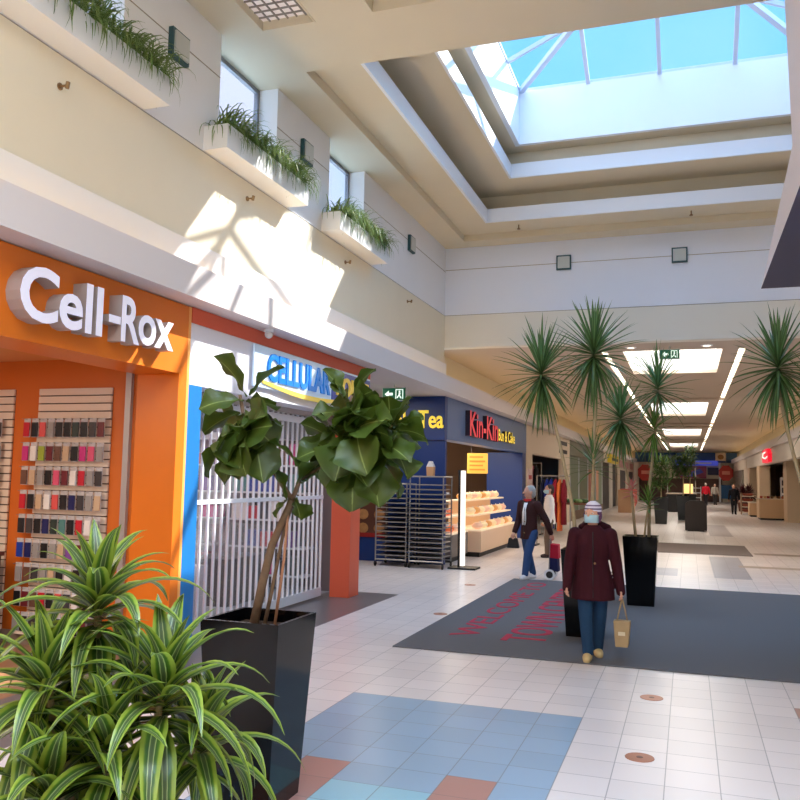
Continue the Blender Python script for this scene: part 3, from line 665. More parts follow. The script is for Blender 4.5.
def exit_sign(x, y, z, lab, s=1.0, drop=.15):
    o = thing('exit_sign', lab, 'exit sign', (x, y, z), 'green exit signs'); w, h = .21 * s, .11 * s
    G().box(x - w, x + w, y, y + .04, z - h, z + h).build('housing', mat('exit_case', (206, 206, 200), .5), o); G().box(x - w + .012, x + w - .012, y - .006, y - .001, z - h + .012, z + h - .012).build('face', exg, o)
    g = G().prism([(x - .16 * s, z), (x - .09 * s, z + .06 * s), (x - .09 * s, z + .022 * s), (x - .02 * s, z + .022 * s), (x - .02 * s, z - .022 * s), (x - .09 * s, z - .022 * s), (x - .09 * s, z - .06 * s)], 'y', y - .01, y - .007); g.build('arrow', exw, o)
    g = G().box(x + .03 * s, x + .045 * s, y - .01, y - .007, z - .08 * s, z + .08 * s).box(x + .15 * s, x + .165 * s, y - .01, y - .007, z - .08 * s, z + .08 * s).box(x + .045 * s, x + .15 * s, y - .01, y - .007, z + .065 * s, z + .08 * s); g.build('door_symbol', exw, o)
    g = G().ball((x + .1 * s, y - .008, z + .042 * s), (.016 * s, .003, .016 * s), 8, 6).prism([(x + .085 * s, z + .025 * s), (x + .12 * s, z + .02 * s), (x + .11 * s, z - .02 * s), (x + .14 * s, z - .07 * s), (x + .12 * s, z - .075 * s), (x + .095 * s, z - .03 * s), (x + .065 * s, z - .07 * s), (x + .05 * s, z - .06 * s), (x + .085 * s, z - .01 * s)], 'y', y - .01, y - .007); g.build('running_figure', exw, o)
    G().tube([(x, y + .02, z + h), (x, y + .02, z + h + drop)], .012, 6).build('hanger', mat('exit_case', (206, 206, 200), .5), o)
exit_sign(-.3, 15.95, 3.95, 'green exit sign with arrow and running figure hung below the corridor ceiling', .85, .06)
exit_sign(-4.62, 13.0, 2.98, 'green exit sign with arrow hung in front of the blue tea fascia', 1.0, .06)

# ================================================================== CARPETS AND FLOOR COVERS
mt = thing('floor_mat', 'large grey carpet mat with red lettering lying before the tall planters', 'mat', (.1, 10.6, 0))
G().box(-2.68, 3.0, 7.64, 13.5, .001, .012).build('carpet', carpet, mt)
rtx = mat('mat_red', (176, 62, 82), .95, noise=.15, nscale=200, spec=.1)
text('lettering', 'WELCOME TO', (-2.06, 8.4, .0121), EY, (-1, 0, 0), 4.7, .28, .004, [rtx], mt, 0)
text('lettering', 'TOWN CENTRE', (-1.36, 8.35, .0121), EY, (-1, 0, 0), 4.2, .44, .004, [rtx], mt, .01)
tag(G().box(-1.3, 1.33, 20.1, 23.2, .001, .012).build('floor_mat', mat('brown_carpet', (122, 110, 106), .95, noise=.1, nscale=200)), 'plain brownish grey mat lying across the corridor before the dark bench', 'mat')
for x, y, lab in ((-2.8, 9.68, 'round metal floor cover left of the mat corner'), (-.28, 6.69, 'round copper floor cover near the mat edge, the farther of two'), (-.29, 5.25, 'round copper floor cover nearest the camera'), (-3.14, 12.45, 'round metal floor cover in front of the bakery racks')):
    o = thing('floor_cover', lab, 'floor cover', (x, y, 0), 'round floor covers'); G().loft([(x, y, .0005, .085, .085), (x, y, .004, .083, .083)]).build('plate', coverm, o); G().loft([(x, y, .0041, .02, .02), (x, y, .0055, .018, .018)]).build('screw_cap', mat('cap_dark', (110, 76, 66), .4, .4), o)

# ================================================================== PLANTERS AND PLANTS
def leaf_mat(name, stops, rough=.35, trans=.0, noise=.12):
    m = bpy.data.materials.new(name); m.use_nodes = True; t, M = shade_nodes(m); b = t.nodes['Principled BSDF']
    uv = t.nodes.new('ShaderNodeUVMap'); s_ = t.nodes.new('ShaderNodeSeparateXYZ'); t.links.new(uv.outputs[0], s_.inputs[0])
    d = M('MULTIPLY', M('ABSOLUTE', M('SUBTRACT', s_.outputs[0], .5)), 2)
    cr = t.nodes.new('ShaderNodeValToRGB'); e = cr.color_ramp.elements
    while len(e) < len(stops): e.new(.5)
    for k, (p, c) in enumerate(stops): e[k].position = p; e[k].color = srgb(*c)
    t.links.new(d, cr.inputs[0])
    n = t.nodes.new('ShaderNodeTexNoise'); n.inputs['Scale'].default_value = 6; tc = t.nodes.new('ShaderNodeTexCoord'); t.links.new(tc.outputs['Object'], n.inputs['Vector'])
    hs = t.nodes.new('ShaderNodeHueSaturation'); t.links.new(M('MULTIPLY_ADD', n.outputs['Fac'], noise * 4, 1 - noise * 2), hs.inputs['Value']); t.links.new(cr.outputs[0], hs.inputs['Color'])
    t.links.new(hs.outputs[0], b.inputs['Base Color']); b.inputs['Roughness'].default_value = rough
    if trans:
        tr = t.nodes.new('ShaderNodeBsdfTranslucent'); t.links.new(hs.outputs[0], tr.inputs['Color']); ms = t.nodes.new('ShaderNodeMixShader'); ms.inputs[0].default_value = trans
        out = t.nodes['Material Output']; t.links.new(b.outputs[0], ms.inputs[1]); t.links.new(tr.outputs[0], ms.inputs[2]); t.links.new(ms.outputs[0], out.inputs[0])
    return m
lm_fig = leaf_mat('fig_leaf', [(0, (150, 168, 96)), (.05, (80, 98, 32)), (.6, (62, 82, 24)), (1, (72, 92, 28))], .42, .3)
lm_lemon = leaf_mat('lemon_leaf', [(0, (74, 92, 58)), (.16, (88, 108, 66)), (.22, (170, 186, 120)), (.30, (54, 88, 34)), (.52, (74, 112, 34)), (.68, (146, 166, 60)), (1, (156, 176, 74))], .3, .3, .08)
lm_spike = leaf_mat('spike_leaf', [(0, (120, 150, 96)), (.5, (76, 118, 64)), (1, (86, 100, 62))], .35, .25)
lm_grass = leaf_mat('grass_leaf', [(0, (150, 170, 110)), (.5, (96, 124, 54)), (1, (74, 104, 44))], .45, .3)
lm_green = leaf_mat('green_leaf', [(0, (150, 176, 90)), (.4, (96, 134, 56)), (1, (70, 108, 44))], .4, .3)
def pot(o, x, y, h=.9, r=.21, m=black):
    g = G(); b_ = r * .76
    g.frustum(x, y, 0, b_, h, r); g2 = G()
    # hollow: outer shell, rim and inner wall
    n = 0; g = G(); pts = [(b_, 0), (r, h), (r - .018, h), (r - .03, h - .1)]
    for q, z in pts: g.v += [(x - q, y - q, z), (x + q, y - q, z), (x + q, y + q, z), (x - q, y + q, z)]
    for k in range(3):
        for j in range(4): a, b2 = k * 4 + j, k * 4 + (j + 1) % 4; g.f.append((a, b2, b2 + 4, a + 4)); g.m.append(0)
    g.f.append((3, 2, 1, 0)); g.m.append(0)
    g.f.append((12, 13, 14, 15)); g.m.append(0)
    g.build('pot', m, o); G().box(x - r + .035, x + r - .035, y - r + .035, y + r - .035, h - .1, h - .06).build('soil', soil, o)
# planter boxes on the left wall with trailing grass
pbm = mat('planter_box_white', (236, 236, 236), .6)
for i, (a, b_) in enumerate(((1.3, 3.1), (4.02, 5.86), (6.8, 8.62), (9.58, 11.38))):
    if i == 0: continue
    lab = ['', 'white wall planter box with trailing grass at the top left corner', 'white wall planter box with trailing grass, the middle one', 'white wall planter box with trailing grass, the one farthest from the camera'][i]
    o = thing('planter_box', lab, 'planter', (-4.3, (a + b_) / 2, 4.76), 'planter boxes under the windows')
    G().box(-4.448, -4.18, a, b_, 4.76, 5.0).build('box', pbm, o)
    rr = random.Random(i + 3); g = G()
    for k in range(680):
        y = rr.uniform(a + .02, b_ - .03); x = rr.uniform(-4.4, -4.2); az = rr.gauss(0, .85) + rr.choice([0, 0, .7])
        g.ribbon((x, y, 4.99), az, rr.uniform(.2, 1.3), rr.uniform(.22, .46), .014, rr.uniform(6, 12), 6, .2, prof=1)
    tag_ = g.build('trailing_grass', lm_grass, o)
# generic spiky head
def spike_head(g, c, n, L, w, rr, skirt=.35, droop=.8, el0=-1.15, spread=1.0):
    c = Vector(c)
    for k in range(n):
        u = (k + .5) / n; el = 1.45 - u * (1.45 - el0); az = k * 2.39996 + rr.uniform(-.2, .2)
        h = (1 - u) * .16
        g.ribbon((c.x, c.y, c.z - .1 + h), az, el + rr.uniform(-.12, .12), L * rr.uniform(.82, 1.1), w, droop * (1 + skirt * u) * rr.uniform(.6, 1.4), 6, .22, prof=1)
p2 = thing('potted_dracaena', 'tall spiky dracaena in a black tapered planter beside the woman in maroon', 'potted plant', (-1.05, 9.0, 0))
pot(p2, -1.05, 9.0)
g = G().tube([(-1.12, 9.02, .82), (-1.16, 9.02, 1.3), (-1.3, 9.0, 2.0), (-1.47, 9.0, 2.66)], [.022, .02, .018, .015], 8); g.build('cane', palebark, p2, smooth=True)
g = G().tube([(-.98, 9.0, .82), (-.95, 9, 1.6), (-.93, 9, 2.3), (-.94, 9, 2.86)], [.024, .02, .018, .016], 8); g.build('cane', palebark, p2, smooth=True)
rr = random.Random(5)
g = G(); spike_head(g, (-1.5, 9.0, 2.76), 112, .57, .034, rr, skirt=.9, droop=.4, el0=-1.4); g.build('leaf_crown', lm_spike, p2)
g = G(); spike_head(g, (-.94, 9.0, 2.96), 116, .59, .036, rr, skirt=.9, droop=.4, el0=-1.4); g.build('leaf_crown', lm_spike, p2)
g = G(); spike_head(g, (-.95, 9.0, 1.8), 30, .36, .02, rr, el0=-.3); g.build('leaf_crown', lm_spike, p2)
p3 = thing('potted_dracaena', 'spiky dracaena in a black tapered planter standing behind the woman in maroon', 'potted plant', (-.6, 11.5, 0))
pot(p3, -.6, 11.5, .9, .22)
g = G().tube([(-.66, 11.5, .82), (-.72, 11.5, 1.5), (-.85, 11.5, 2.0), (-.84, 11.5, 2.4)], [.02, .018, .016, .014], 8); g.build('cane', palebark, p3, smooth=True)
g = G().tube([(-.5, 11.5, .82), (-.48, 11.5, 1.6), (-.4, 11.5, 2.3), (-.37, 11.5, 2.75)], [.022, .02, .017, .014], 8); g.build('cane', palebark, p3, smooth=True)
g = G().tube([(-.56, 11.45, .82), (-.53, 11.45, 1.1), (-.5, 11.45, 1.3)], [.014, .012, .01], 8); g.build('cane', palebark, p3, smooth=True)
g = G(); spike_head(g, (-.85, 11.5, 2.45), 100, .56, .036, rr, skirt=.8, droop=.45, el0=-1.35); g.build('leaf_crown', lm_spike, p3)
g = G(); spike_head(g, (-.37, 11.5, 2.86), 70, .55, .034, rr, droop=.5, el0=-.8); g.build('leaf_crown', lm_spike, p3)
g = G(); spike_head(g, (-.42, 11.5, 2.3), 50, .4, .03, rr, el0=-1.2); g.build('leaf_crown', lm_green, p3)
g = G(); spike_head(g, (-.5, 11.45, 1.34), 24, .24, .03, rr, el0=-.2); g.build('leaf_crown', lm_green, p3)
g = G(); spike_head(g, (-.72, 11.5, 1.5), 14, .16, .045, rr, el0=-.6); g.build('pink_leaves', mat('pink_leaf', (214, 132, 126), .5), p3)
p4 = thing('potted_dracaena', 'spiky dracaena leaning in from the right edge of the photo', 'potted plant', (1.35, 9.1, 0))
pot(p4, 1.35, 9.1)
g = G().tube([(1.3, 9.1, .82), (1.1, 9.05, 1.4), (.98, 9.0, 1.9), (.9, 9, 2.3), (.86, 9, 2.66)], [.024, .02, .018, .017, .014], 8); g.build('cane', palebark, p4, smooth=True)
g = G().tube([(1.4, 9.1, .82), (1.4, 9.1, 1.6), (1.3, 9.1, 2.45)], [.024, .02, .015], 8); g.build('cane', palebark, p4, smooth=True)
g = G(); spike_head(g, (.86, 9.0, 2.78), 112, .57, .036, rr, skirt=.9, droop=.4, el0=-1.35); g.build('leaf_crown', lm_spike, p4)
g = G(); spike_head(g, (1.28, 9.1, 2.5), 105, .56, .034, rr, skirt=.8, droop=.4); g.build('leaf_crown', lm_spike, p4)
# fiddle leaf fig in the nearest black planter
P1 = (-2.07, 3.855)
fg = thing('potted_fig', 'fiddle leaf fig tree in a glossy black tapered planter in front of the gate', 'potted plant', (P1[0], P1[1], 0))
pot(fg, P1[0], P1[1], .9, .215)
def UP(px_, py_, Yd):
    # a point of the view at distance Yd along the hall
    d = Vector(R_) * (px_ - 400) + Vector(D_) * (py_ - 400) + Vector(F_) * 831.68
    return Vector((0, 0, EYE)) + d * (Yd / d.y)
base = Vector((P1[0] - .04, P1[1], .82)); fork = UP(292, 500, 3.86)
trunk = [base, UP(262, 585, 3.86), UP(272, 545, 3.86), UP(284, 518, 3.86), fork]
G().tube(trunk, [.026, .023, .021, .019, .018], 10).build('trunk', bark, fg, smooth=True)
G().tube([base + Vector((.05, .02, 0)), UP(272, 590, 3.88), UP(283, 535, 3.88), UP(292, 505, 3.88)], [.011, .01, .009, .008], 7).build('stem', bark, fg, smooth=True)
G().tube([base + Vector((.12, .0, 0)), UP(284, 560, 3.86), UP(289, 500, 3.86)], [.008, .008, .007], 6).build('support_cane', mat('bamboo', (170, 120, 90), .7), fg, smooth=True)
BR = {'left': [fork, UP(270, 465, 3.82), UP(246, 430, 3.8), UP(240, 395, 3.8)], 'mid': [fork, UP(300, 480, 3.86), UP(326, 465, 3.88), UP(345, 430, 3.9), UP(352, 395, 3.9)], 'right': [UP(326, 465, 3.88), UP(362, 460, 3.9), UP(385, 440, 3.92), UP(392, 425, 3.92)]}
for k, v in BR.items(): G().tube(v, [.014, .012, .01, .009, .008][:len(v)], 8).build('branch', bark, fg, smooth=True)
def fig_leaf(g, base, tip, W, cup=.25, roll=0, bend=.15):
    base, tip = Vector(base), Vector(tip); ax = tip - base; L = ax.length; ax.normalize()
    side = ax.cross(Vector((0, 0, 1)))
    if side.length < .1: side = Vector((1, 0, 0))
    side.normalize(); nr = side.cross(ax).normalized(); q = Matrix.Rotation(roll, 3, ax); side = q @ side; nr = q @ nr
    n0 = len(g.v); NS, NW = 9, 6; ph = random.uniform(0, 6)
    for i in range(NS + 1):
        t = i / NS; w = W * (.08 + .55 * math.sin(min(1, t * 1.9) * math.pi / 2) ** 1.2 * (1 if t > .35 else .75 + t * .7) + .42 * math.exp(-((t - .68) / .22) ** 2)) * (1 - max(0, (t - .78) / .22) ** 2 * .85) / 1.0
        c = base + ax * (L * t) + nr * (bend * L * math.sin(t * math.pi * .9) )
        for j in range(NW + 1):
            u = j / NW * 2 - 1; wav = .09 * W * math.sin(t * 14 + ph + (2 if u < 0 else 0)) * abs(u) ** 2
            g.v.append(tuple(c + side * (u * w / 2) + nr * (abs(u) ** 1.5 * w * cup + wav))); g.uv[n0 + i * (NW + 1) + j] = ((u + 1) / 2, t)
    for i in range(NS):
        for j in range(NW): a = n0 + i * (NW + 1) + j; g.f.append((a, a + 1, a + NW + 2, a + NW + 1)); g.m.append(0)
    k = len(g.v)
random.seed(11)
LV = [ # base px, base py, tip px, tip py, width(m), depth base, depth tip, roll
 (246, 397, 212, 357, .15, 3.8, 3.75, .9), (250, 396, 286, 369, .12, 3.8, 3.78, .3), (244, 400, 199, 410, .15, 3.8, 3.7, 1.3), (240, 412, 204, 434, .14, 3.8, 3.72, .6),
 (246, 402, 276, 406, .13, 3.8, 3.7, .9), (238, 425, 208, 478, .16, 3.8, 3.76, .2), (246, 430, 226, 486, .17, 3.8, 3.7, -.2), (250, 425, 262, 484, .19, 3.8, 3.7, .2),
 (246, 410, 262, 436, .13, 3.8, 3.68, .5), (262, 440, 296, 468, .15, 3.8, 3.7, .7), (286, 500, 268, 470, .10, 3.82, 3.78, .4), (292, 496, 276, 518, .10, 3.86, 3.8, .2), (294, 498, 300, 520, .15, 3.86, 3.84, 0),
 (345, 400, 322, 370, .12, 3.9, 3.84, .8), (352, 396, 376, 369, .09, 3.9, 3.86, .2), (346, 398, 330, 386, .12, 3.9, 3.8, 1.1), (350, 405, 372, 392, .12, 3.9, 3.8, .9), (346, 412, 312, 416, .12, 3.9, 3.8, .9),
 (350, 410, 388, 412, .14, 3.9, 3.82, .7), (335, 440, 300, 424, .12, 3.88, 3.84, .8), (338, 445, 296, 460, .16, 3.88, 3.78, .5), (335, 452, 296, 484, .17, 3.88, 3.78, .3), (340, 445, 366, 414, .14, 3.88, 3.75, 1.0),
 (345, 440, 382, 436, .13, 3.88, 3.78, .9), (350, 445, 338, 496, .20, 3.88, 3.78, 0), (355, 450, 352, 512, .22, 3.88, 3.8, .1), (365, 455, 378, 508, .20, 3.9, 3.82, -.1), (385, 440, 406, 480, .18, 3.92, 3.84, .1),
 (390, 428, 412, 398, .18, 3.92, 3.88, .6), (390, 430, 388, 396, .16, 3.92, 3.86, .2), (392, 430, 426, 440, .16, 3.92, 3.84, 1.2), (394, 425, 424, 418, .10, 3.92, 3.9, .7), (380, 445, 410, 464, .15, 3.92, 3.78, .7),
 (352, 432, 322, 482, .2, 3.92, 3.95, .1), (372, 446, 396, 500, .2, 3.95, 3.98, 0), (336, 456, 318, 444, .14, 3.86, 3.78, .9), (300, 484, 318, 474, .11, 3.86, 3.8, .8), (250, 418, 282, 428, .12, 3.8, 3.8, .5), (345, 420, 366, 440, .2, 3.86, 3.8, .2), (250, 440, 240, 480, .17, 3.83, 3.85, 0), (360, 400, 384, 424, .16, 3.92, 3.88, .3)]
g = G(); gp = G()
for (bx_, by_, tx, ty, w_, d0, d1, ro) in LV:
    A, B_ = UP(bx_, by_, d0), UP(tx, ty, d1)
    fig_leaf(g, A, B_, w_ * 1.12, cup=random.uniform(.08, .25), roll=ro * random.choice((-1, 1)) * .7 + random.uniform(-.2, .2), bend=random.uniform(.02, .12))
rf = random.Random(4)
for (cx_, cy_, d_, ru, rv, n_) in ((246, 428, 3.8, 22, 30, 20), (352, 435, 3.88, 36, 34, 34), (396, 430, 3.92, 14, 22, 10)):
    for k in range(n_):
        a = rf.uniform(0, 6.28); bx_, by_ = cx_ + rf.uniform(-.45, .45) * ru, cy_ + rf.uniform(-.5, .5) * rv; q = rf.uniform(.75, 1.15)
        tx, ty = cx_ + math.cos(a) * ru * q * 1.2, cy_ + math.sin(a) * rv * q * 1.15 + 10
        A, B_ = UP(bx_, by_, d_ + rf.uniform(-.06, .06)), UP(tx, ty, d_ + rf.uniform(-.2, .2))
        if (B_ - A).length < .1: continue
        fig_leaf(g, A, B_, min(.24, (B_ - A).length * rf.uniform(.75, 1.0)), cup=rf.uniform(.05, .3), roll=rf.uniform(-1.2, 1.2), bend=rf.uniform(.02, .16))
g.build('foliage', lm_fig, fg, smooth=True)

# foreground dracaena with striped lemon leaves
FX, FY = -1.86, 2.42
fd = thing('potted_dracaena', 'bushy yellow and green striped dracaena in the left foreground', 'potted plant', (FX, FY, 0))
pot(fd, FX, FY, .48, .2)
def crown(g, c, n, L, w, rr, el_hi=1.3, el_lo=-.5, dr=3.2):
    for k in range(n):
        u = (k + .5) / n; az = k * 2.39996 + rr.uniform(-.3, .3); el = el_hi - (el_hi - el_lo) * u ** 1.1
        g.ribbon((c[0], c[1], c[2] - u * .16), az, el, L * rr.uniform(.8, 1.12) * (.6 + .4 * min(1, u * 2.5)), w * rr.uniform(.85, 1.1), dr * (1.0 + .7 * u) * rr.uniform(.75, 1.25), 11, .16, sway=rr.uniform(-.4, .4))
rr = random.Random(21)
CR = [((-1.99, 2.5, 1.19), 34, .44), ((-1.66, 2.44, .93), 34, .46), ((-2.02, 2.3, .95), 30, .44), ((-1.78, 2.32, .78), 30, .42), ((-2.16, 2.56, .80), 26, .42), ((-1.62, 2.62, .74), 24, .4), ((-1.9, 2.2, .66), 26, .4)]
for (c, n, L) in CR:
    G().tube([(FX + (c[0] - FX) * .3, FY + (c[1] - FY) * .3, .4), (FX + (c[0] - FX) * .8, FY + (c[1] - FY) * .8, .4 + (c[2] - .4) * .5), (c[0], c[1], c[2])], [.018, .015, .012], 8).build('cane', palebark, fd, smooth=True)
    g = G(); crown(g, c, int(n * 1.25), L * 1.0, .078, rr); g.build('leaf_crown', lm_lemon, fd, smooth=True)

# ================================================================== SHOPS DOWN THE CORRIDOR
# left: pale shop, green shop, dark doorway, beige shops
sw = mat('shop_cream', (222, 204, 182), .5); grn = mat('green_frontage', (120, 138, 112), .35); dkb = mat('doorway_dark', (52, 42, 36), .6); brn = mat('brown_interior', (150, 116, 88), .6)
struct('wall_left_shops_back', G().box(-7.3, -7.2, 23.4, 73, 0, 3.0), brn)
f1 = thing('storefront', 'cream shop front with dark vents and racks of clothes, beyond the bakery', 'shop front', (-4.3, 28, 0))
G().box(-4.55, -4.3, 23.32, 32.4, 2.35, 3.135).build('header', sw, f1); G().box(-4.55, -4.3, 23.32, 24.3, 0, 2.35).build('left_pier', sw, f1); G().box(-4.55, -4.3, 31.2, 32.4, 0, 2.35).build('right_pier', sw, f1)
for z in (2.55, 2.85): G().box(-4.3, -4.285, 29.6, 31.6, z, z + .14).build('vent', mblack, f1)
G().box(-4.3, -4.28, 23.5, 24.2, 1.0, 1.9).build('notice', mat('notice_pink', (232, 204, 204), .5), f1)
G().box(-4.28, -4.276, 23.6, 24.1, 1.6, 1.72).build('notice_line', mat('notice_red', (200, 80, 90), .5), f1)
f2 = thing('storefront', 'green glazed shop front with grey fascia left of the corridor', 'shop front', (-4.3, 39, 0))
G().box(-4.5, -4.3, 32.5, 46, 2.55, 3.135).build('header', mat('grey_green', (126, 124, 104), .5), f2)
for k in range(4): G().box(-4.44, -4.4, 32.6 + k * 3.35, 35.9 + k * 3.35, .35, 2.55).build('glass_panel', grn, f2); G().box(-4.46, -4.36, 35.9 + k * 3.35, 35.95 + k * 3.35, .35, 2.55).build('mullion', alum, f2)
G().box(-4.5, -4.34, 32.5, 46, 0, .35).build('base_wall', mat('base_brown', (130, 104, 86), .6), f2)
for y, c in ((39.5, 'terra'), (42.6, 'rose')): G().box(-4.4, -4.39, y, y + 1.6, .6, 2.1).build('window_poster', mat('poster_' + c, {'terra': (190, 120, 96), 'rose': (214, 160, 130)}[c], .5), f2)
f3 = thing('storefront', 'dark open shop front under a small yellow box sign', 'shop front', (-4.3, 50, 0))
G().box(-4.5, -4.3, 46.1, 55, 2.6, 3.135).build('header', sw, f3); G().box(-4.52, -4.4, 46.2, 55, 0, 2.6).build('dark_opening', dkb, f3); G().box(-4.5, -4.3, 50.2, 51.6, 0, 2.6).build('white_pier', mat('pier_white', (226, 220, 212), .5), f3)
ys_ = thing('shop_sign', 'small yellow box sign with dark letters above the dark shop front', 'sign', (-4.2, 51, 2.6)); G().box(-4.3, -4.1, 48.2, 53.6, 2.62, 3.08).build('sign_box', mat('box_yellow', (206, 176, 40), .5, emis=.1), ys_)
G().box(-4.09, -4.085, 48.8, 53.0, 2.74, 2.9).build('letter_band', mblack, ys_)
f4 = thing('storefront', 'pale shop front with two dark windows near the far end on the left', 'shop front', (-4.3, 64, 0))
G().box(-4.5, -4.3, 55.1, 72.4, 0, 3.135).build('front_wall', mat('shop_beige', (196, 178, 158), .6), f4)
for y in (57.5, 66): G().box(-4.299, -4.28, y, y + 4.5, .1, 2.3).build('window_opening', dkb, f4)
for y in (57, 62, 67.5): G().box(-4.3, -4.27, y, y + 3.2, 2.5, 2.95).build('name_board', mat('board_rose', (178, 120, 112), .5), f4)
fabm = {}
def fab(c):
    if c not in fabm: fabm[c] = mat('fabric_%d_%d_%d' % c, c, .85, noise=.1, nscale=30, spec=.2)
    return fabm[c]
def garment(x, y, zt, L, w, c, lab, az=0, grp='garments outside the cream shop'):
    o = thing('hanging_garment', lab, 'clothing', (x, y, zt - L), grp)
    g = G(); R0 = [(0, 0, -L, w * .62, .06), (0, 0, -L * .5, w * .5, .05), (0, 0, -.12, w * .5, .045), (0, 0, -.03, w * .3, .03), (0, 0, 0, .04, .02)]
    g.loft([(x, y, zt + q[2], q[3], q[4], az) for q in R0]); g.build('cloth', fab(c), o, smooth=True)
    for s_ in (-1, 1):
        co, si = math.cos(az), math.sin(az)
        G().tube([(x + s_ * w * .4 * co, y + s_ * w * .4 * si, zt - .1), (x + s_ * w * .62 * co, y + s_ * w * .62 * si, zt - .34), (x + s_ * w * .66 * co, y + s_ * w * .66 * si, zt - .56)], [.042, .04, .034], 8).build('sleeve', fab(c), o, smooth=True)
    G().tube([(x, y, zt - .01), (x, y, zt + .05), (x + .02, y, zt + .075)], .004, 5).build('hanger_hook', steel, o)
def rail(x0, y0, x1, y1, z, lab):
    o = thing('clothes_rail', lab, 'clothes rail', ((x0 + x1) / 2, (y0 + y1) / 2, 0), 'clothes rails outside the cream shop')
    G().tube([(x0, y0, z), (x1, y1, z)], .014, 8).build('top_bar', steel, o)
    for x, y in ((x0, y0), (x1, y1)): G().tube([(x, y, .03), (x, y, z)], .014, 8).build('upright', steel, o); G().box(x - .03, x + .03, y - .25, y + .25, 0, .03).build('foot', mblack, o)
def rail_set(pxs, Yd, z, cols, lab, L):
    A, B_ = UP(pxs[0], 500, Yd), UP(pxs[1], 500, Yd); rail(A.x - .1, Yd, B_.x + .1, Yd, z + .078, lab)
    for k, (c, nm) in enumerate(cols):
        u = (k + .5) / len(cols); garment(A.x + (B_.x - A.x) * u, Yd, z, L[k % len(L)], .3, c, '%s hanging on the %s' % (nm, lab.split(' hung')[0]), az=1.5)
rail_set((541, 566), 20.6, 1.62, [((22, 24, 50), 'black and navy jacket'), ((24, 40, 120), 'long royal blue coat'), ((34, 52, 150), 'bright blue coat'), ((150, 30, 50), 'crimson jacket'), ((214, 110, 60), 'long orange dress'), ((120, 26, 40), 'dark red coat')], 'clothes rail of blue and red coats', [1.0, 1.15, 1.2, 1.05, 1.25, 1.1])
rail_set((527, 538), 24.6, 2.0, [((226, 150, 170), 'pink patterned scarf top'), ((216, 130, 150), 'long rose pink dress'), ((30, 24, 28), 'black dress')], 'clothes rail of pink dresses', [1.3, 1.2, 1.1])
def table(x, y, w, d, h, lab, m, grp='sales tables'):
    o = thing('sales_table', lab, 'table', (x, y, 0), grp)
    G().box(x - w / 2, x + w / 2, y - d / 2, y + d / 2, h - .04, h).build('table_top', m, o)
    for sx in (-1, 1):
        for sy in (-1, 1): G().box(x + sx * (w / 2 - .03) - .02, x + sx * (w / 2 - .03) + .02, y + sy * (d / 2 - .03) - .02, y + sy * (d / 2 - .03) + .02, 0, h - .04).build('leg', mblack, o)
q = UP(574, 520, 28); table(q.x, 28, 1.1, 1.3, .85, 'brown table of green goods beside the cream shop', mat('table_brown', (140, 96, 74), .6))
for k in range(6):
    tag(G().ball((q.x - .35 + k * .14, 27.6 + (k % 2) * .4, .92), (.12, .14, .07), 10, 6).build('folded_bundle', fab([(110, 160, 110), (150, 190, 140), (96, 130, 96)][k % 3]), smooth=True), '%s green cloth bundle on the brown table, %s from the left' % (['mid', 'pale', 'dark'][k % 3], ORC[k]), 'cloth', 'cloth bundles on the brown table')
q = UP(627, 500, 44); o = thing('display_box', 'tan display box draped with a salmon pink cloth on the left of the corridor', 'display stand', (q.x, 44, 0))
G().box(q.x - .42, q.x + .36, 43.7, 44.5, 0, 1.15).build('box_body', mat('tan_box', (214, 172, 134), .6), o); G().prism([(q.x + .1, 1.16), (q.x + .5, 1.18), (q.x + .52, .5), (q.x + .4, .3), (q.x + .38, .8)], 'y', 43.6, 43.72).build('drape', fab((232, 130, 120)), o); G().box(q.x - .3, q.x + .42, 43.64, 44.5, 1.15, 1.19).build('cloth_top', fab((226, 120, 108)), o)
# right: white fascia with the red sign, cream piers, market counters
struct('wall_right_shops_back', G().box(6.6, 6.7, 29.5, 73, 0, 3.0), brn)
struct('ceiling_right_shops', G().box(3.7, 6.7, 29.5, 73, 3.0, 3.1), mat('shop_ceiling', (226, 222, 214), .8))
h1 = thing('storefront', 'white shop front with cream piers and red sign on the right of the corridor', 'shop front', (3.5, 44, 0))
G().box(3.45, 3.7, 29.6, 56, 2.5, 3.135).build('header', mat('fascia_white', (236, 224, 212), .5), h1)
for x, y, w_ in ((3.9, 38.4, 1.4), (3.45, 46.6, 1.6), (3.45, 53.9, 1.6)): G().box(x, x + .5, y, y + w_, 0, 2.99 if x > 3.8 else 2.5).build('pier', mat('pier_cream', (228, 200, 166), .5), h1)
rs = thing('shop_sign', 'red glowing square sign with a white curl on the white fascia', 'sign', (3.4, 41, 2.5))
G().prism([(39.6, 2.56), (42.6, 2.56), (42.9, 2.8), (42.5, 3.12), (40.4, 3.16), (39.5, 2.9)], 'x', 3.3, 3.45).build('sign_box', mat('sign_red', (214, 22, 46), .4, emis=.6), rs)
G().tube([(3.295, 40.0, 2.78), (3.295, 41.0, 2.72), (3.295, 42.2, 2.8), (3.295, 42.0, 2.98), (3.295, 40.9, 3.0)], .035, 6).build('curl', exw, rs)
h2 = thing('storefront', 'pale shop front with grey doorway beyond the white one on the right', 'shop front', (3.5, 64, 0))
G().box(3.45, 3.7, 56.1, 72.2, 2.5, 3.135).build('header', sw, h2); G().box(3.5, 3.7, 56.1, 60, 0, 2.5).build('pier', sw, h2); G().box(3.52, 3.7, 62.5, 72.2, 0, 2.5).build('grey_wall', mat('grey_door', (140, 128, 116), .5), h2)
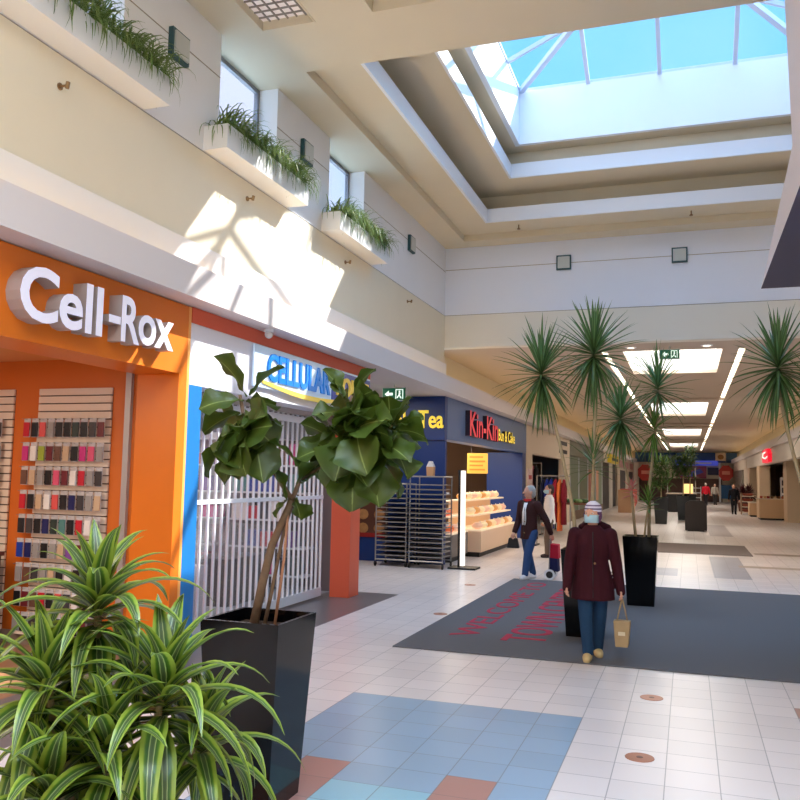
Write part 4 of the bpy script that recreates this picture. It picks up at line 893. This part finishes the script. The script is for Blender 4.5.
for k, (x, y, w_, d_, h_, lab) in enumerate(((3.5, 41.0, 1.1, 1.6, .9, 'cream market counter beside the nearest cream pier on the right'), (3.15, 43.9, .8, 1.0, .65, 'low cream market table beyond the counter on the right'))):
    o = thing('market_counter', lab, 'counter', (x, y, 0), 'market counters on the right'); cm = mat('counter_cream', (216, 180, 140), .6)
    G().box(x - w_ / 2, x + w_ / 2, y - d_ / 2, y + d_ / 2, .08, h_).build('cabinet', cm, o); G().box(x - w_ / 2 - .03, x + w_ / 2 + .03, y - d_ / 2 - .03, y + d_ / 2 + .03, h_, h_ + .04).build('counter_top', sw, o); G().box(x - w_ / 2 + .05, x + w_ / 2 - .05, y - d_ / 2 + .05, y + d_ / 2 - .05, 0, .08).build('plinth', mblack, o)
rr = random.Random(9)
for k in range(7):
    x = 3.06 + k * .145; c = [(190, 90, 70), (210, 170, 120), (160, 60, 60), (120, 90, 60), (222, 196, 160), (150, 110, 80), (200, 120, 90)][k]
    tag(G().loft([(x, 40.5, .941, .055, .055), (x, 40.5, 1.05, .065, .065)]).build('jar', fab(c)), '%s jar on the cream market counter, %s from the left' % (['brick red', 'sand', 'dark red', 'brown', 'pale cream', 'tan', 'coral'][k], ORC[k]), 'jar', 'jars on the market counter')
BX, BY = 2.85, 46.4
o = thing('basket_stand', 'tiered stand of reddish baskets left of the market tables', 'display stand', (BX, BY, 0))
for k in range(4): G().box(BX - .28, BX + .28, BY - .4, BY + .4, .1 + k * .27, .14 + k * .27).build('shelf', sw, o); G().frustum(BX, BY, .14 + k * .27, .18, .26 + k * .27, .26, k0=.3, k1=.38).build('basket', mat('basket_red', (170, 84, 66), .8, noise=.4, nscale=30), o)
G().box(BX - .32, BX - .28, BY - .4, BY + .4, 0, 1.1).build('side_frame', brn, o)
o = thing('display_rack', 'white display rack of small cards inside the white shop on the right', 'display rack', (4.3, 42, 0))
G().box(4.0, 4.6, 42, 42.1, .3, 1.9).build('board', white, o)
for k in range(12): G().box(4.05 + (k % 3) * .18, 4.18 + (k % 3) * .18, 41.98, 41.995, .5 + (k // 3) * .34, .74 + (k // 3) * .34).build('card', fab([(90, 90, 100), (200, 90, 80), (150, 160, 170)][k % 3]), o)
G().box(4.25, 4.35, 42.02, 42.08, 0, .3).build('stand_leg', mblack, o)
for k, z in enumerate((1.75, 2.15, 1.4)):
    tag(G().box(4.95 + k * .1, 5.3 + k * .1, 40, 40.03, z, z + .25).build('wall_picture', mblack), 'small black picture high in the white shop, %s of three' % ['middle', 'top', 'lowest'][k], 'picture', 'black pictures in the white shop')
for k, (x, y) in enumerate(((2.9, 51.0), (3.3, 52.5))):
    o = thing('potted_shrub', 'dark red leaved potted shrub by the shops on the right, %s' % ['nearer the corridor', 'nearer the shop front'][k], 'potted plant', (x, y, 0), 'dark shrubs on the right'); G().loft([(x, y, 0, .22, .22), (x, y, .5, .3, .3)]).build('tub', mat('tub_brown', (110, 70, 60), .7), o)
    g = G(); spike_head(g, (x, y, .95), 90, .6, .09, rr, el0=-.6); g.build('foliage', leaf_mat('dark_leaf%d' % k, [(0, (120, 50, 60)), (1, (50, 30, 34))]), o); G().tube([(x, y, .45), (x, y, .95)], .03, 6).build('stem', bark, o)
# far shop wall
fs = thing('storefront', 'blue and purple shop front across the far end of the corridor', 'shop front', (0, 72.9, 0))
G().box(-4.2, 3.75, 72.7, 72.98, 3.2, 4.0).build('blue_band', mat('far_blue', (40, 84, 140), .5), fs)
G().box(-1.0, 2.3, 72.5, 72.69, 2.95, 3.35).build('purple_sign', mat('far_purple', (70, 80, 190), .5, emis=.3), fs)
G().box(-2.6, 0, 72.67, 72.7, 3.5, 3.75).build('name_strip', mat('far_white', (130, 150, 180), .5), fs)
G().box(-.4, 1.8, 72.47, 72.5, 3.08, 3.2).build('name_strip', mat('far_white2', (190, 196, 226), .5), fs)
G().box(-1.0, 1.4, 72.8, 72.96, 1.9, 2.9).build('picture_panel', mat('far_picture', (150, 60, 90), .5), fs); G().prism([(-.6, 2.1), (.9, 2.7), (1.2, 2.4), (.2, 2.0)], 'y', 72.78, 72.8).build('blue_shape', mat('far_purple2', (60, 70, 180), .5), fs)
G().box(1.5, 2.4, 72.8, 72.96, 2.2, 2.8).build('dark_panel', mat('far_navy', (24, 30, 70), .5), fs); G().box(-3.9, 2.6, 72.88, 72.98, 0, 1.88).build('entrance', mat('far_dark', (92, 64, 56), .6), fs)
G().box(2.5, 3.7, 72.8, 72.98, .3, 1.4).build('blue_panel', mat('far_blue2', (50, 110, 170), .5), fs); G().box(2.35, 2.5, 72.6, 72.95, 0, 3.2).build('white_post', white, fs); G().box(-4.2, -3.9, 72.7, 72.98, 0, 3.2).build('side_post', sw, fs)
G().box(2.1, 2.9, 72.3, 72.49, 3.35, 4.0).build('square_logo_board', mat('far_board', (226, 206, 180), .5), fs); G().ball((2.5, 72.29, 3.65), (.24, .02, .2), 10, 6).build('logo_mark', mat('pastry_brown', (176, 126, 78), .6), fs)
for k, (x, z, r_, lab) in enumerate(((-3.35, 2.3, .62, 'red round hanging banner at the left of the far shop'), (2.85, 2.35, .58, 'red starry hanging banner at the right of the far shop'))):
    o = thing('hanging_banner', lab, 'banner', (x, 71.5, z), 'red banners at the far end'); pts = [(x + r_ * (1 if j % 2 else .9) * math.cos(j * math.pi / 8), z + r_ * 1.15 * (1 if j % 2 else .9) * math.sin(j * math.pi / 8)) for j in range(16)]
    G().prism(pts, 'y', 71.5, 71.54).build('banner_cloth', mat('banner_red', (196, 60, 50), .6), o); G().box(x - .3, x + .3, 71.48, 71.499, z - .12, z + .16).build('pale_print', mat('banner_print', (236, 150, 130), .6), o); G().tube([(x, 71.52, z + r_ * 1.1), (x, 71.52, 4.12)], .015, 5).build('cord', steel, o)
lm_dk = leaf_mat('tree_leaf', [(0, (110, 136, 70)), (.4, (70, 100, 44)), (1, (54, 84, 38))], .45, .2)
# seating, kiosk and planters in the middle of the corridor
ch = thing('bench', 'dark padded seat back with rounded top standing at the middle of the corridor', 'bench', (.22, 29.5, 0)); dm = mat('dark_upholstery', (44, 38, 38), .6)
pts = [(-.12, .03), (.56, .03), (.56, .88), (.48, .97), (.36, 1.01), (.08, 1.01), (-.04, .97), (-.12, .88)]
G().prism([(x, z) for x, z in pts], 'y', 29.2, 29.32).build('seat_back', dm, ch, bevel=.012); G().box(-.04, .48, 29.32, 29.9, .2, .42).build('seat', dm, ch, bevel=.02)
for x in (-.12, .48): G().box(x, x + .08, 29.32, 29.88, .03, .66).build('arm', dm, ch)
G().box(-.04, .48, 29.22, 29.86, 0, .03).build('base', mblack, ch)
def bushy(name, lab, x, y, h, r, n, hh, m=lm_green):
    o = thing('potted_tree', lab, 'potted plant', (x, y, 0), 'planters down the corridor'); pot(o, x, y, 1.02, .27)
    G().tube([(x, y, .82), (x + .03, y, h)], [.03, .02], 7).build('trunk', palebark, o); g = G(); r2 = random.Random(int(x * 100 + y))
    for k in range(n):
        u = r2.uniform(0, 6.28); rr_ = r * math.sqrt(r2.uniform(0, 1)); z = h + r2.uniform(-hh, hh)
        g.ribbon((x + rr_ * math.cos(u), y + rr_ * math.sin(u), z), r2.uniform(0, 6.28), r2.uniform(-.4, 1.2), .35, .06, 3, 4, .15, prof=1)
    g.build('foliage', m, o)
q = UP(661, 500, 33.5); bushy('', 'tall leafy plant in black planter, left of the dark bench', q.x, 33.5, 1.9, .36, 300, .6, lm_dk)
q = UP(683, 500, 37.5); bushy('', 'leafy green tree in black planter, just behind the dark bench', q.x, 37.5, 2.2, .5, 420, .42, lm_dk)
q = UP(690, 500, 43); bushy('', 'slim yellow green plant in black planter, farthest of the three down the corridor', q.x, 43, 2.9, .26, 150, .4, lm_dk)
q = UP(682, 500, 47); kx = q.x; o = thing('kiosk', 'black kiosk counter behind the planters in the middle of the corridor', 'kiosk', (kx, 47, 0))
G().box(kx - .75, kx + .7, 46.6, 47.6, .05, .95).build('counter_body', mblack, o); G().box(kx - .8, kx + .75, 46.55, 47.65, .95, 1.0).build('counter_top', mat('kiosk_top', (170, 150, 130), .4), o); G().box(kx - .7, kx + .65, 46.7, 47.5, 0, .05).build('plinth', mblack, o)
for sx in (-.74, .69): G().tube([(kx + sx, 47.6, 1.0), (kx + sx, 47.6, 2.4)], .025, 6).build('post', steel, o)
tag(G().box(kx + .1, kx + .55, 46.8, 47.1, 1.001, 1.5).build('lamp_box', mat('lamp_yellow', (242, 206, 130), .5, emis=.6)), 'glowing yellow box standing on the black kiosk counter', 'lamp')
q = UP(697, 500, 52); o = thing('display_rack', 'narrow white shelf rack right of the black kiosk', 'display rack', (q.x, 52, 0))
for sx in (-.22, .2): G().box(q.x + sx, q.x + sx + .03, 51.8, 52.2, 0, 1.35).build('side_panel', white, o)
for k in range(5): G().box(q.x - .19, q.x + .2, 51.8, 52.2, .12 + k * .28, .15 + k * .28).build('shelf', white, o)

# ================================================================== PEOPLE
def remesh(g, name, m, parent, vox, smooth=4):
    o = g.build(name, m, parent, smooth=True)
    md = o.modifiers.new('r', 'REMESH'); md.mode = 'VOXEL'; md.voxel_size = vox; md.use_smooth_shade = True
    if smooth: sm = o.modifiers.new('s', 'SMOOTH'); sm.factor = .5; sm.iterations = smooth
    dg = bpy.context.evaluated_depsgraph_get(); me = bpy.data.meshes.new_from_object(o.evaluated_get(dg)); o.modifiers.clear(); old = o.data; o.data = me; bpy.data.meshes.remove(old)
    me.materials.clear(); me.materials.append(m); return o
def limb(g, pts, rad):
    g.tube(pts, rad, 12)
    for p, r in zip(pts, rad): g.ball(p, r, 12, 8)
skin = mat('skin', (214, 160, 134), .5); eye_w = mat('eye_white', (236, 232, 228), .3); iris = mat('iris_brown', (60, 40, 30), .2)
def person(lab, x, y, h, face, cols, stride=.1, arms=None, hat=False, mask=False, hair=(120, 118, 116), coat_len=.5, vox=.008, sleeve=.96, look=0, grp=None, extra=None):
    """cols: coat, trousers, shoes; face: heading in radians, 0 = towards the camera (-y)"""
    o = thing('person', lab, 'person', (x, y, 0), grp)
    co, si = math.cos(face), math.sin(face)
    def P(a, b_, c): return (x + (a * co - b_ * si) * h, y + (a * si + b_ * co) * h, c * h)
    A = {'le': (.15, .0, .63), 'lw': (.165, -.03, .5), 're': (-.15, .0, .63), 'rw': (-.165, -.03, .5)}
    if arms: A.update(arms)
    sh = {'l': (.112, 0, .80), 'r': (-.112, 0, .80)}; hip = {'l': (.05, 0, .5), 'r': (-.05, 0, .5)}
    feet = {'l': (.032, -stride, .045), 'r': (-.032, stride, .05)}; knee = {'l': (.044, -stride * .5 - .02, .275), 'r': (-.044, stride * .5 - .02, .275)}
    g = G(); rh = lambda r: r * h
    g.loft([(*P(0, 0, .47)[:2], .47 * h, .085 * h, .062 * h, face), (*P(0, 0, .56)[:2], .56 * h, .08 * h, .058 * h, face), (*P(0, 0, .63)[:2], .63 * h, .075 * h, .052 * h, face), (*P(0, 0, .74)[:2], .74 * h, .098 * h, .062 * h, face), (*P(0, 0, .815)[:2], .815 * h, .085 * h, .048 * h, face), (*P(0, 0, .84)[:2], .84 * h, .035 * h, .034 * h, face)])
    limb(g, [P(0, .005, .82), P(0, -.005, .9)], [rh(.034), rh(.032)])
    lk = face + look; cl, sl = math.cos(lk), math.sin(lk)
    def Hd(a, b_, c): return (x + (a * cl - b_ * sl) * h, y + (a * sl + b_ * cl) * h, c * h)
    g.ball(Hd(0, .0, .938), (.048 * h, .06 * h, .062 * h), 16, 12, rz=lk); g.ball(Hd(0, -.014, .905), (.038 * h, .042 * h, .034 * h), 14, 10, rz=lk)
    limb(g, [Hd(0, -.056, .945), Hd(0, -.070, .92)], [rh(.006), rh(.010)]); g.ball(Hd(0, -.052, .897), (.016 * h, .01 * h, .007 * h), rz=lk)
    for s_ in (-1, 1): g.ball(Hd(s_ * .05, .004, .93), (.008 * h, .014 * h, .02 * h), 8, 6, rz=lk)
    for k, s_ in (('l', 1), ('r', -1)):
        e, w_ = A[k + 'e'], A[k + 'w']; limb(g, [P(*sh[k]), P(*e), P(*w_)], [rh(.034), rh(.025), rh(.017)])
        d = (Vector(w_) - Vector(e)).normalized(); wv = Vector(w_); palm = wv + d * .035
        limb(g, [P(*w_), P(*palm)], [rh(.016), rh(.019)]); g.ball(P(*(wv + d * .045)), rh(.021))
        side = Vector((0, 1, 0)); inn = Vector((-s_, 0, 0))
        for q_, ln in ((-.018, .034), (-.006, .042), (.006, .040), (.018, .032)):
            b0 = wv + d * .05 + side * q_; b1 = b0 + d * ln * .55; b2 = b1 + d * ln * .35 + inn * ln * .45
            limb(g, [P(*b0), P(*b1), P(*b2)], [rh(.0062), rh(.0056), rh(.005)])
        t0 = wv + d * .022 - side * .014; t1 = t0 + d * .02 - side * .018; t2 = t1 + d * .02 - side * .004 + inn * .008
        limb(g, [P(*t0), P(*t1), P(*t2)], [rh(.0085), rh(.007), rh(.0058)])
        limb(g, [P(*hip[k]), P(*knee[k]), P(*feet[k])], [rh(.052), rh(.034), rh(.022)])
        f = Vector(feet[k]); limb(g, [P(f.x, f.y + .015, .028), P(f.x + s_ * .008, f.y - .07, .02)], [rh(.02), rh(.016)])
    remesh(g, 'body', skin, o, vox * .75, 3)
    # coat
    g = G(); hem = coat_len; hw = .096 if hem > .41 else .135; hd_ = .088 if hem > .41 else .118
    g.loft([(*P(0, 0, hem)[:2], hem * h, hw * h * 1.06, hd_ * h * 1.05, face), (*P(0, 0, hem + .08)[:2], (hem + .08) * h, hw * h, hd_ * h * .96, face), (*P(0, 0, .64)[:2], .64 * h, .098 * h, .072 * h, face), (*P(0, 0, .74)[:2], .74 * h, .112 * h, .074 * h, face), (*P(0, 0, .80)[:2], .80 * h, .115 * h, .062 * h, face), (*P(0, 0, .835)[:2], .835 * h, .07 * h, .05 * h, face), (*P(0, 0, .862)[:2], .862 * h, .045 * h, .043 * h, face)])
    for k, s_ in (('l', 1), ('r', -1)):
        e, w_ = A[k + 'e'], Vector(A[k + 'w']); e2 = Vector(e); w2 = e2 + (w_ - e2) * sleeve; limb(g, [P(*sh[k]), P(*e2), P(*w2)], [rh(.047), rh(.038), rh(.03)])
    ct = remesh(g, 'coat', fab(cols[0]), o, vox, 5)
    g = G().tube([P(0, -hd_ * 1.02, hem + .02), P(0, -.084, .6), P(0, -.078, .74), P(0, -.058, .82)], rh(.004), 6); g.build('zip', mblack, ct)
    if hem < .45: 
        for z in (.5, .62): G().ball(P(.012, -.092, z), rh(.008), 8, 6).build('button', mat('button_brass', (140, 110, 80), .4, .5), ct)
    g = G()
    for k in 'lr': limb(g, [P(*hip[k]), P(*knee[k]), P(feet[k][0], feet[k][1], .06)], [rh(.06), rh(.045), rh(.036)])
    g.ball(P(0, 0, .5), (rh(.088), rh(.066), rh(.05)), rz=face); remesh(g, 'trousers', fab(cols[1]), o, vox, 4)
    for k, s_ in (('l', 1), ('r', -1)):
        f = Vector(feet[k]); g = G(); limb(g, [P(f.x, f.y + .022, .03), P(f.x + s_ * .005, f.y - .03, .028), P(f.x + s_ * .01, f.y - .075, .024)], [rh(.03), rh(.031), rh(.024)])
        so = remesh(g, 'shoe', fab(cols[2]), o, vox * .8, 3)
        for v in so.data.vertices: v.co.z = max(v.co.z, .0)
    for s_ in (-1, 1):
        e = G().ball(Hd(s_ * .02, -.05, .94), rh(.0062), 10, 8).build('eye', eye_w, o, smooth=True); G().ball(Hd(s_ * .02, -.0538, .94), rh(.0038), 8, 6).build('iris', iris, e, smooth=True)
    G().tube([Hd(-.014, -.0585, .897), Hd(0, -.063, .895), Hd(.014, -.0585, .897)], rh(.003), 6).build('lips', mat('lips', (170, 92, 84), .5), o)
    if hat:
        hm = bpy.data.materials.new('knit_stripes'); hm.use_nodes = True; t, M = shade_nodes(hm); b = t.nodes['Principled BSDF']; tc = t.nodes.new('ShaderNodeTexCoord'); sp = t.nodes.new('ShaderNodeSeparateXYZ'); t.links.new(tc.outputs['Object'], sp.inputs[0])
        cr = t.nodes.new('ShaderNodeValToRGB'); cr.color_ramp.interpolation = 'CONSTANT'; st_ = [(0, (96, 60, 96)), (.2, (214, 206, 220)), (.36, (84, 60, 100)), (.46, (220, 214, 226)), (.6, (120, 96, 130)), (.7, (222, 218, 228))]
        while len(cr.color_ramp.elements) < len(st_): cr.color_ramp.elements.new(.5)
        for k_, (p_, c_) in enumerate(st_): cr.color_ramp.elements[k_].position = p_; cr.color_ramp.elements[k_].color = srgb(*c_)
        mr = M('DIVIDE', M('SUBTRACT', sp.outputs[2], .93 * h), .09 * h); t.links.new(mr, cr.inputs[0]); t.links.new(cr.outputs[0], b.inputs['Base Color']); b.inputs['Roughness'].default_value = .9
        g = G(); g.ball(Hd(0, .010, .958), (.057 * h, .064 * h, .062 * h), 18, 12, rz=lk); g.ball(Hd(0, .035, .92), (.05 * h, .04 * h, .05 * h), 14, 10, rz=lk)
        for s_ in (-1, 1): limb(g, [Hd(s_ * .05, .0, .93), Hd(s_ * .046, -.004, .89)], [rh(.014), rh(.012)])
        ho = remesh(g, 'knit_hat', hm, o, vox * .8, 3); me_ = ho.data
        bm = bmesh.new(); bm.from_mesh(me_); r0 = Matrix.Rotation(-lk, 3, 'Z'); c0 = Vector((0, 0, 0))
        kill = [v for v in bm.verts if (r0 @ v.co).y < -.028 * h and v.co.z < .953 * h]; bmesh.ops.delete(bm, geom=kill, context='VERTS'); bm.to_mesh(me_); bm.free()
    else:
        g = G(); g.ball(Hd(0, .014, .948), (.054 * h, .06 * h, .062 * h), 16, 12, rz=lk); g.ball(Hd(0, .035, .915), (.05 * h, .036 * h, .05 * h), 14, 10, rz=lk)
        ho = remesh(g, 'hair', mat('hair_%d' % hair[0], hair, .7, noise=.25, nscale=60), o, vox * .8, 2)
    if mask:
        g = G(); n0 = 0; NS = 8
        for i in range(6):
            v_ = i / 5
            for j in range(NS + 1):
                a = (j / NS - .5) * 2.5; z = .929 - v_ * .052; bulge = .012 * math.sin(math.pi * v_) * math.cos(a) + .014 * math.exp(-(a * 2.5) ** 2) * math.sin(math.pi * min(1, v_ * .9 + .2))
                g.v.append(Hd(math.sin(a) * .052, -math.cos(a) * (.060 + bulge) + .0, z))
        for i in range(5):
            for j in range(NS): k_ = i * (NS + 1) + j; g.f.append((k_, k_ + 1, k_ + NS + 2, k_ + NS + 1)); g.m.append(0)
        mk = g.build('face_mask', mat('mask_blue', (178, 214, 224), .7), o, smooth=True); md = mk.modifiers.new('t', 'SOLIDIFY'); md.thickness = .003
        for s_ in (-1, 1): G().tube([Hd(s_ * .049, -.02, .925), Hd(s_ * .055, .004, .935)], rh(.0015), 4).build('ear_loop', white, mk)
    return o, P, A
# woman in maroon, walking towards the camera
wq = UP(598, 655, 7.9)
wm_, PW, AW = person('person in maroon coat, striped knit hat and blue mask carrying a tan shopping bag', wq.x - .045, 7.9, 1.40, .12, ((58, 18, 28), (34, 62, 92), (206, 180, 130)), stride=-.085, sleeve=1.22, hat=True, mask=True, coat_len=.385, vox=.007,
    arms={'le': (.150, .02, .62), 'lw': (.172, -.01, .47), 're': (-.148, -.0, .62), 'rw': (-.162, -.07, .485)}, look=-.42)
g = G()  # hood lying behind the neck
limb(g, [PW(-.075, .02, .845), PW(-.04, .06, .86), PW(.04, .065, .86), PW(.1, .02, .845)], [.028, .04, .045, .032]); remesh(g, 'hood', fab((52, 16, 24)), wm_, .008, 3)
hand = Vector(PW(*[a + b_ for a, b_ in zip(AW['lw'], (.012, -.01, -.075))]))
bg = thing('shopping_bag', 'tan reusable shopping bag hanging from the hand of the person in maroon', 'bag', (hand.x, hand.y, .12))
tanm = mat('bag_tan', (168, 142, 104), .8, noise=.25, nscale=12, bump=.4)
g = G(); hz = hand.z
g.v += []; g.frustum(hand.x, hand.y, .14, .055, hz - .19, .075, k0=.10, k1=.05); bgo = g.build('bag_body', tanm, bg, bevel=.012)
for s_ in (-1, 1): G().tube([(hand.x + s_ * .045, hand.y + s_ * .015, hz - .2), (hand.x + s_ * .02, hand.y + s_ * .008, hz - .08), (hand.x, hand.y, hz + .005)], [.007, .007, .008], 6).build('strap', tanm, bg, smooth=True)
G().box(hand.x - .03, hand.x + .03, hand.y - .078, hand.y - .070, .22, .27).build('label_patch', mat('patch_cream', (214, 200, 170), .7), bg)
# grey haired person with trolley
gq = UP(529, 575, 13.6)
gm_, PG, AG = person('person with short grey hair and dark brown jacket pulling a red shopping trolley', gq.x, 13.6, 1.5, -.55, ((62, 36, 36), (52, 78, 122), (224, 218, 218)), stride=.10, hair=(170, 168, 166), coat_len=.43, vox=.009, look=-.45,
    arms={'le': (.19, .06, .63), 'lw': (.20, .12, .5), 're': (-.15, .0, .63), 'rw': (-.14, -.08, .5)})
g = G().loft([(*PG(-.01, -.058, .58)[:2], .87, .05, .038, -.55), (*PG(-.01, -.056, .72)[:2], 1.08, .05, .04, -.55), (*PG(0, -.04, .82)[:2], 1.23, .045, .04, -.55)]); g.build('white_shirt', white, gm_, smooth=True)
g = G(); limb(g, [PG(-.04, -.03, .85), PG(.0, -.05, .845), PG(.04, -.03, .85)], [.022, .026, .022]); remesh(g, 'red_scarf', fab((196, 60, 60)), gm_, .009, 2)
hb = Vector(PG(-.14, -.1, .42)); hbt = thing('handbag', 'small black handbag held low by the grey haired person', 'bag', (hb.x, hb.y, hb.z - .12)); G().frustum(hb.x, hb.y, hb.z - .14, .1, hb.z + .02, .07, k0=.04, k1=.03).build('bag_body', mblack, hbt, bevel=.012); G().tube([(hb.x - .05, hb.y, hb.z + .01), (hb.x, hb.y, hb.z + .1), (hb.x + .05, hb.y, hb.z + .01)], .006, 6).build('handle', mblack, hbt)
tq = UP(551, 575, 13.8); tx_, ty_ = tq.x, 13.8; hd = Vector(PG(.20, .12, .44))
tr = thing('shopping_trolley', 'red and navy shopping trolley with white rimmed wheels behind the grey haired person', 'trolley', (tx_, ty_, 0))
def along(u, off=0): return Vector((tx_ - .02, ty_, .12)).lerp(hd, u) + Vector((0, off, 0))
for s_ in (-.1, .1): G().tube([along(-.05, s_), along(1, s_ * .5)], .009, 6).build('frame_tube', steel, tr)
g = G(); d = (hd - Vector((tx_ - .02, ty_, .12))).normalized(); n_ = Vector((d.z, 0, -d.x))
for (u0, u1, c) in ((.05, .45, (40, 44, 90)), (.45, .86, (196, 40, 66))):
    a, b_ = along(u0), along(u1); q = G(); n0 = 0; q.v += [tuple(a + Vector((0, s * .12, 0)) + n_ * t_) for s in (-1, 1) for t_ in (.015, .16)] + [tuple(b_ + Vector((0, s * .12, 0)) + n_ * t_) for s in (-1, 1) for t_ in (.015, .14)]
    q.f += [(0, 1, 3, 2), (4, 6, 7, 5), (0, 4, 5, 1), (2, 3, 7, 6), (0, 2, 6, 4), (1, 5, 7, 3)]; q.m += [0] * 6; q.build('fabric_bag', fab(c), tr)
for s_ in (-1, 1):
    wy = ty_ + s_ * .15; wh_ = G().tube([(tx_, wy - .015, .085), (tx_, wy + .015, .085)], .085, 20).build('wheel', white, tr); G().tube([(tx_, wy - .02, .085), (tx_, wy + .02, .085)], .055, 16).build('hub', mblack, wh_)
G().tube([(tx_, ty_ - .15, .085), (tx_, ty_ + .15, .085)], .008, 6).build('axle', steel, tr)
wq2 = UP(549, 548, 17.5)
person('person in a white jacket and dark hair standing behind the grey haired person', wq2.x, 17.5, 1.5, -1.2, ((236, 230, 226), (110, 92, 80), (60, 50, 50)), stride=.03, hair=(44, 30, 30), mask=True, coat_len=.46, vox=.013, look=.1)
mq = UP(734, 510, 46)
person('person in black clothes with a black bag walking down the right of the corridor', mq.x, 46, 1.52, .1, ((26, 26, 32), (30, 30, 36), (30, 28, 28)), stride=.07, hair=(36, 28, 26), coat_len=.5, vox=.016)
mq = UP(706, 500, 62)
person('person in a bright red jacket and pale cap walking away at the far end', mq.x, 62, 1.55, 3.1, ((200, 34, 52), (40, 36, 40), (40, 30, 30)), stride=.06, hair=(200, 190, 184), coat_len=.5, vox=.02)
mq = UP(715, 500, 64)
person('person in a pale grey top standing right of the red jacket at the far end', mq.x, 64, 1.5, .3, ((170, 160, 150), (60, 56, 56), (40, 30, 30)), stride=.03, hair=(70, 50, 40), coat_len=.5, vox=.02)
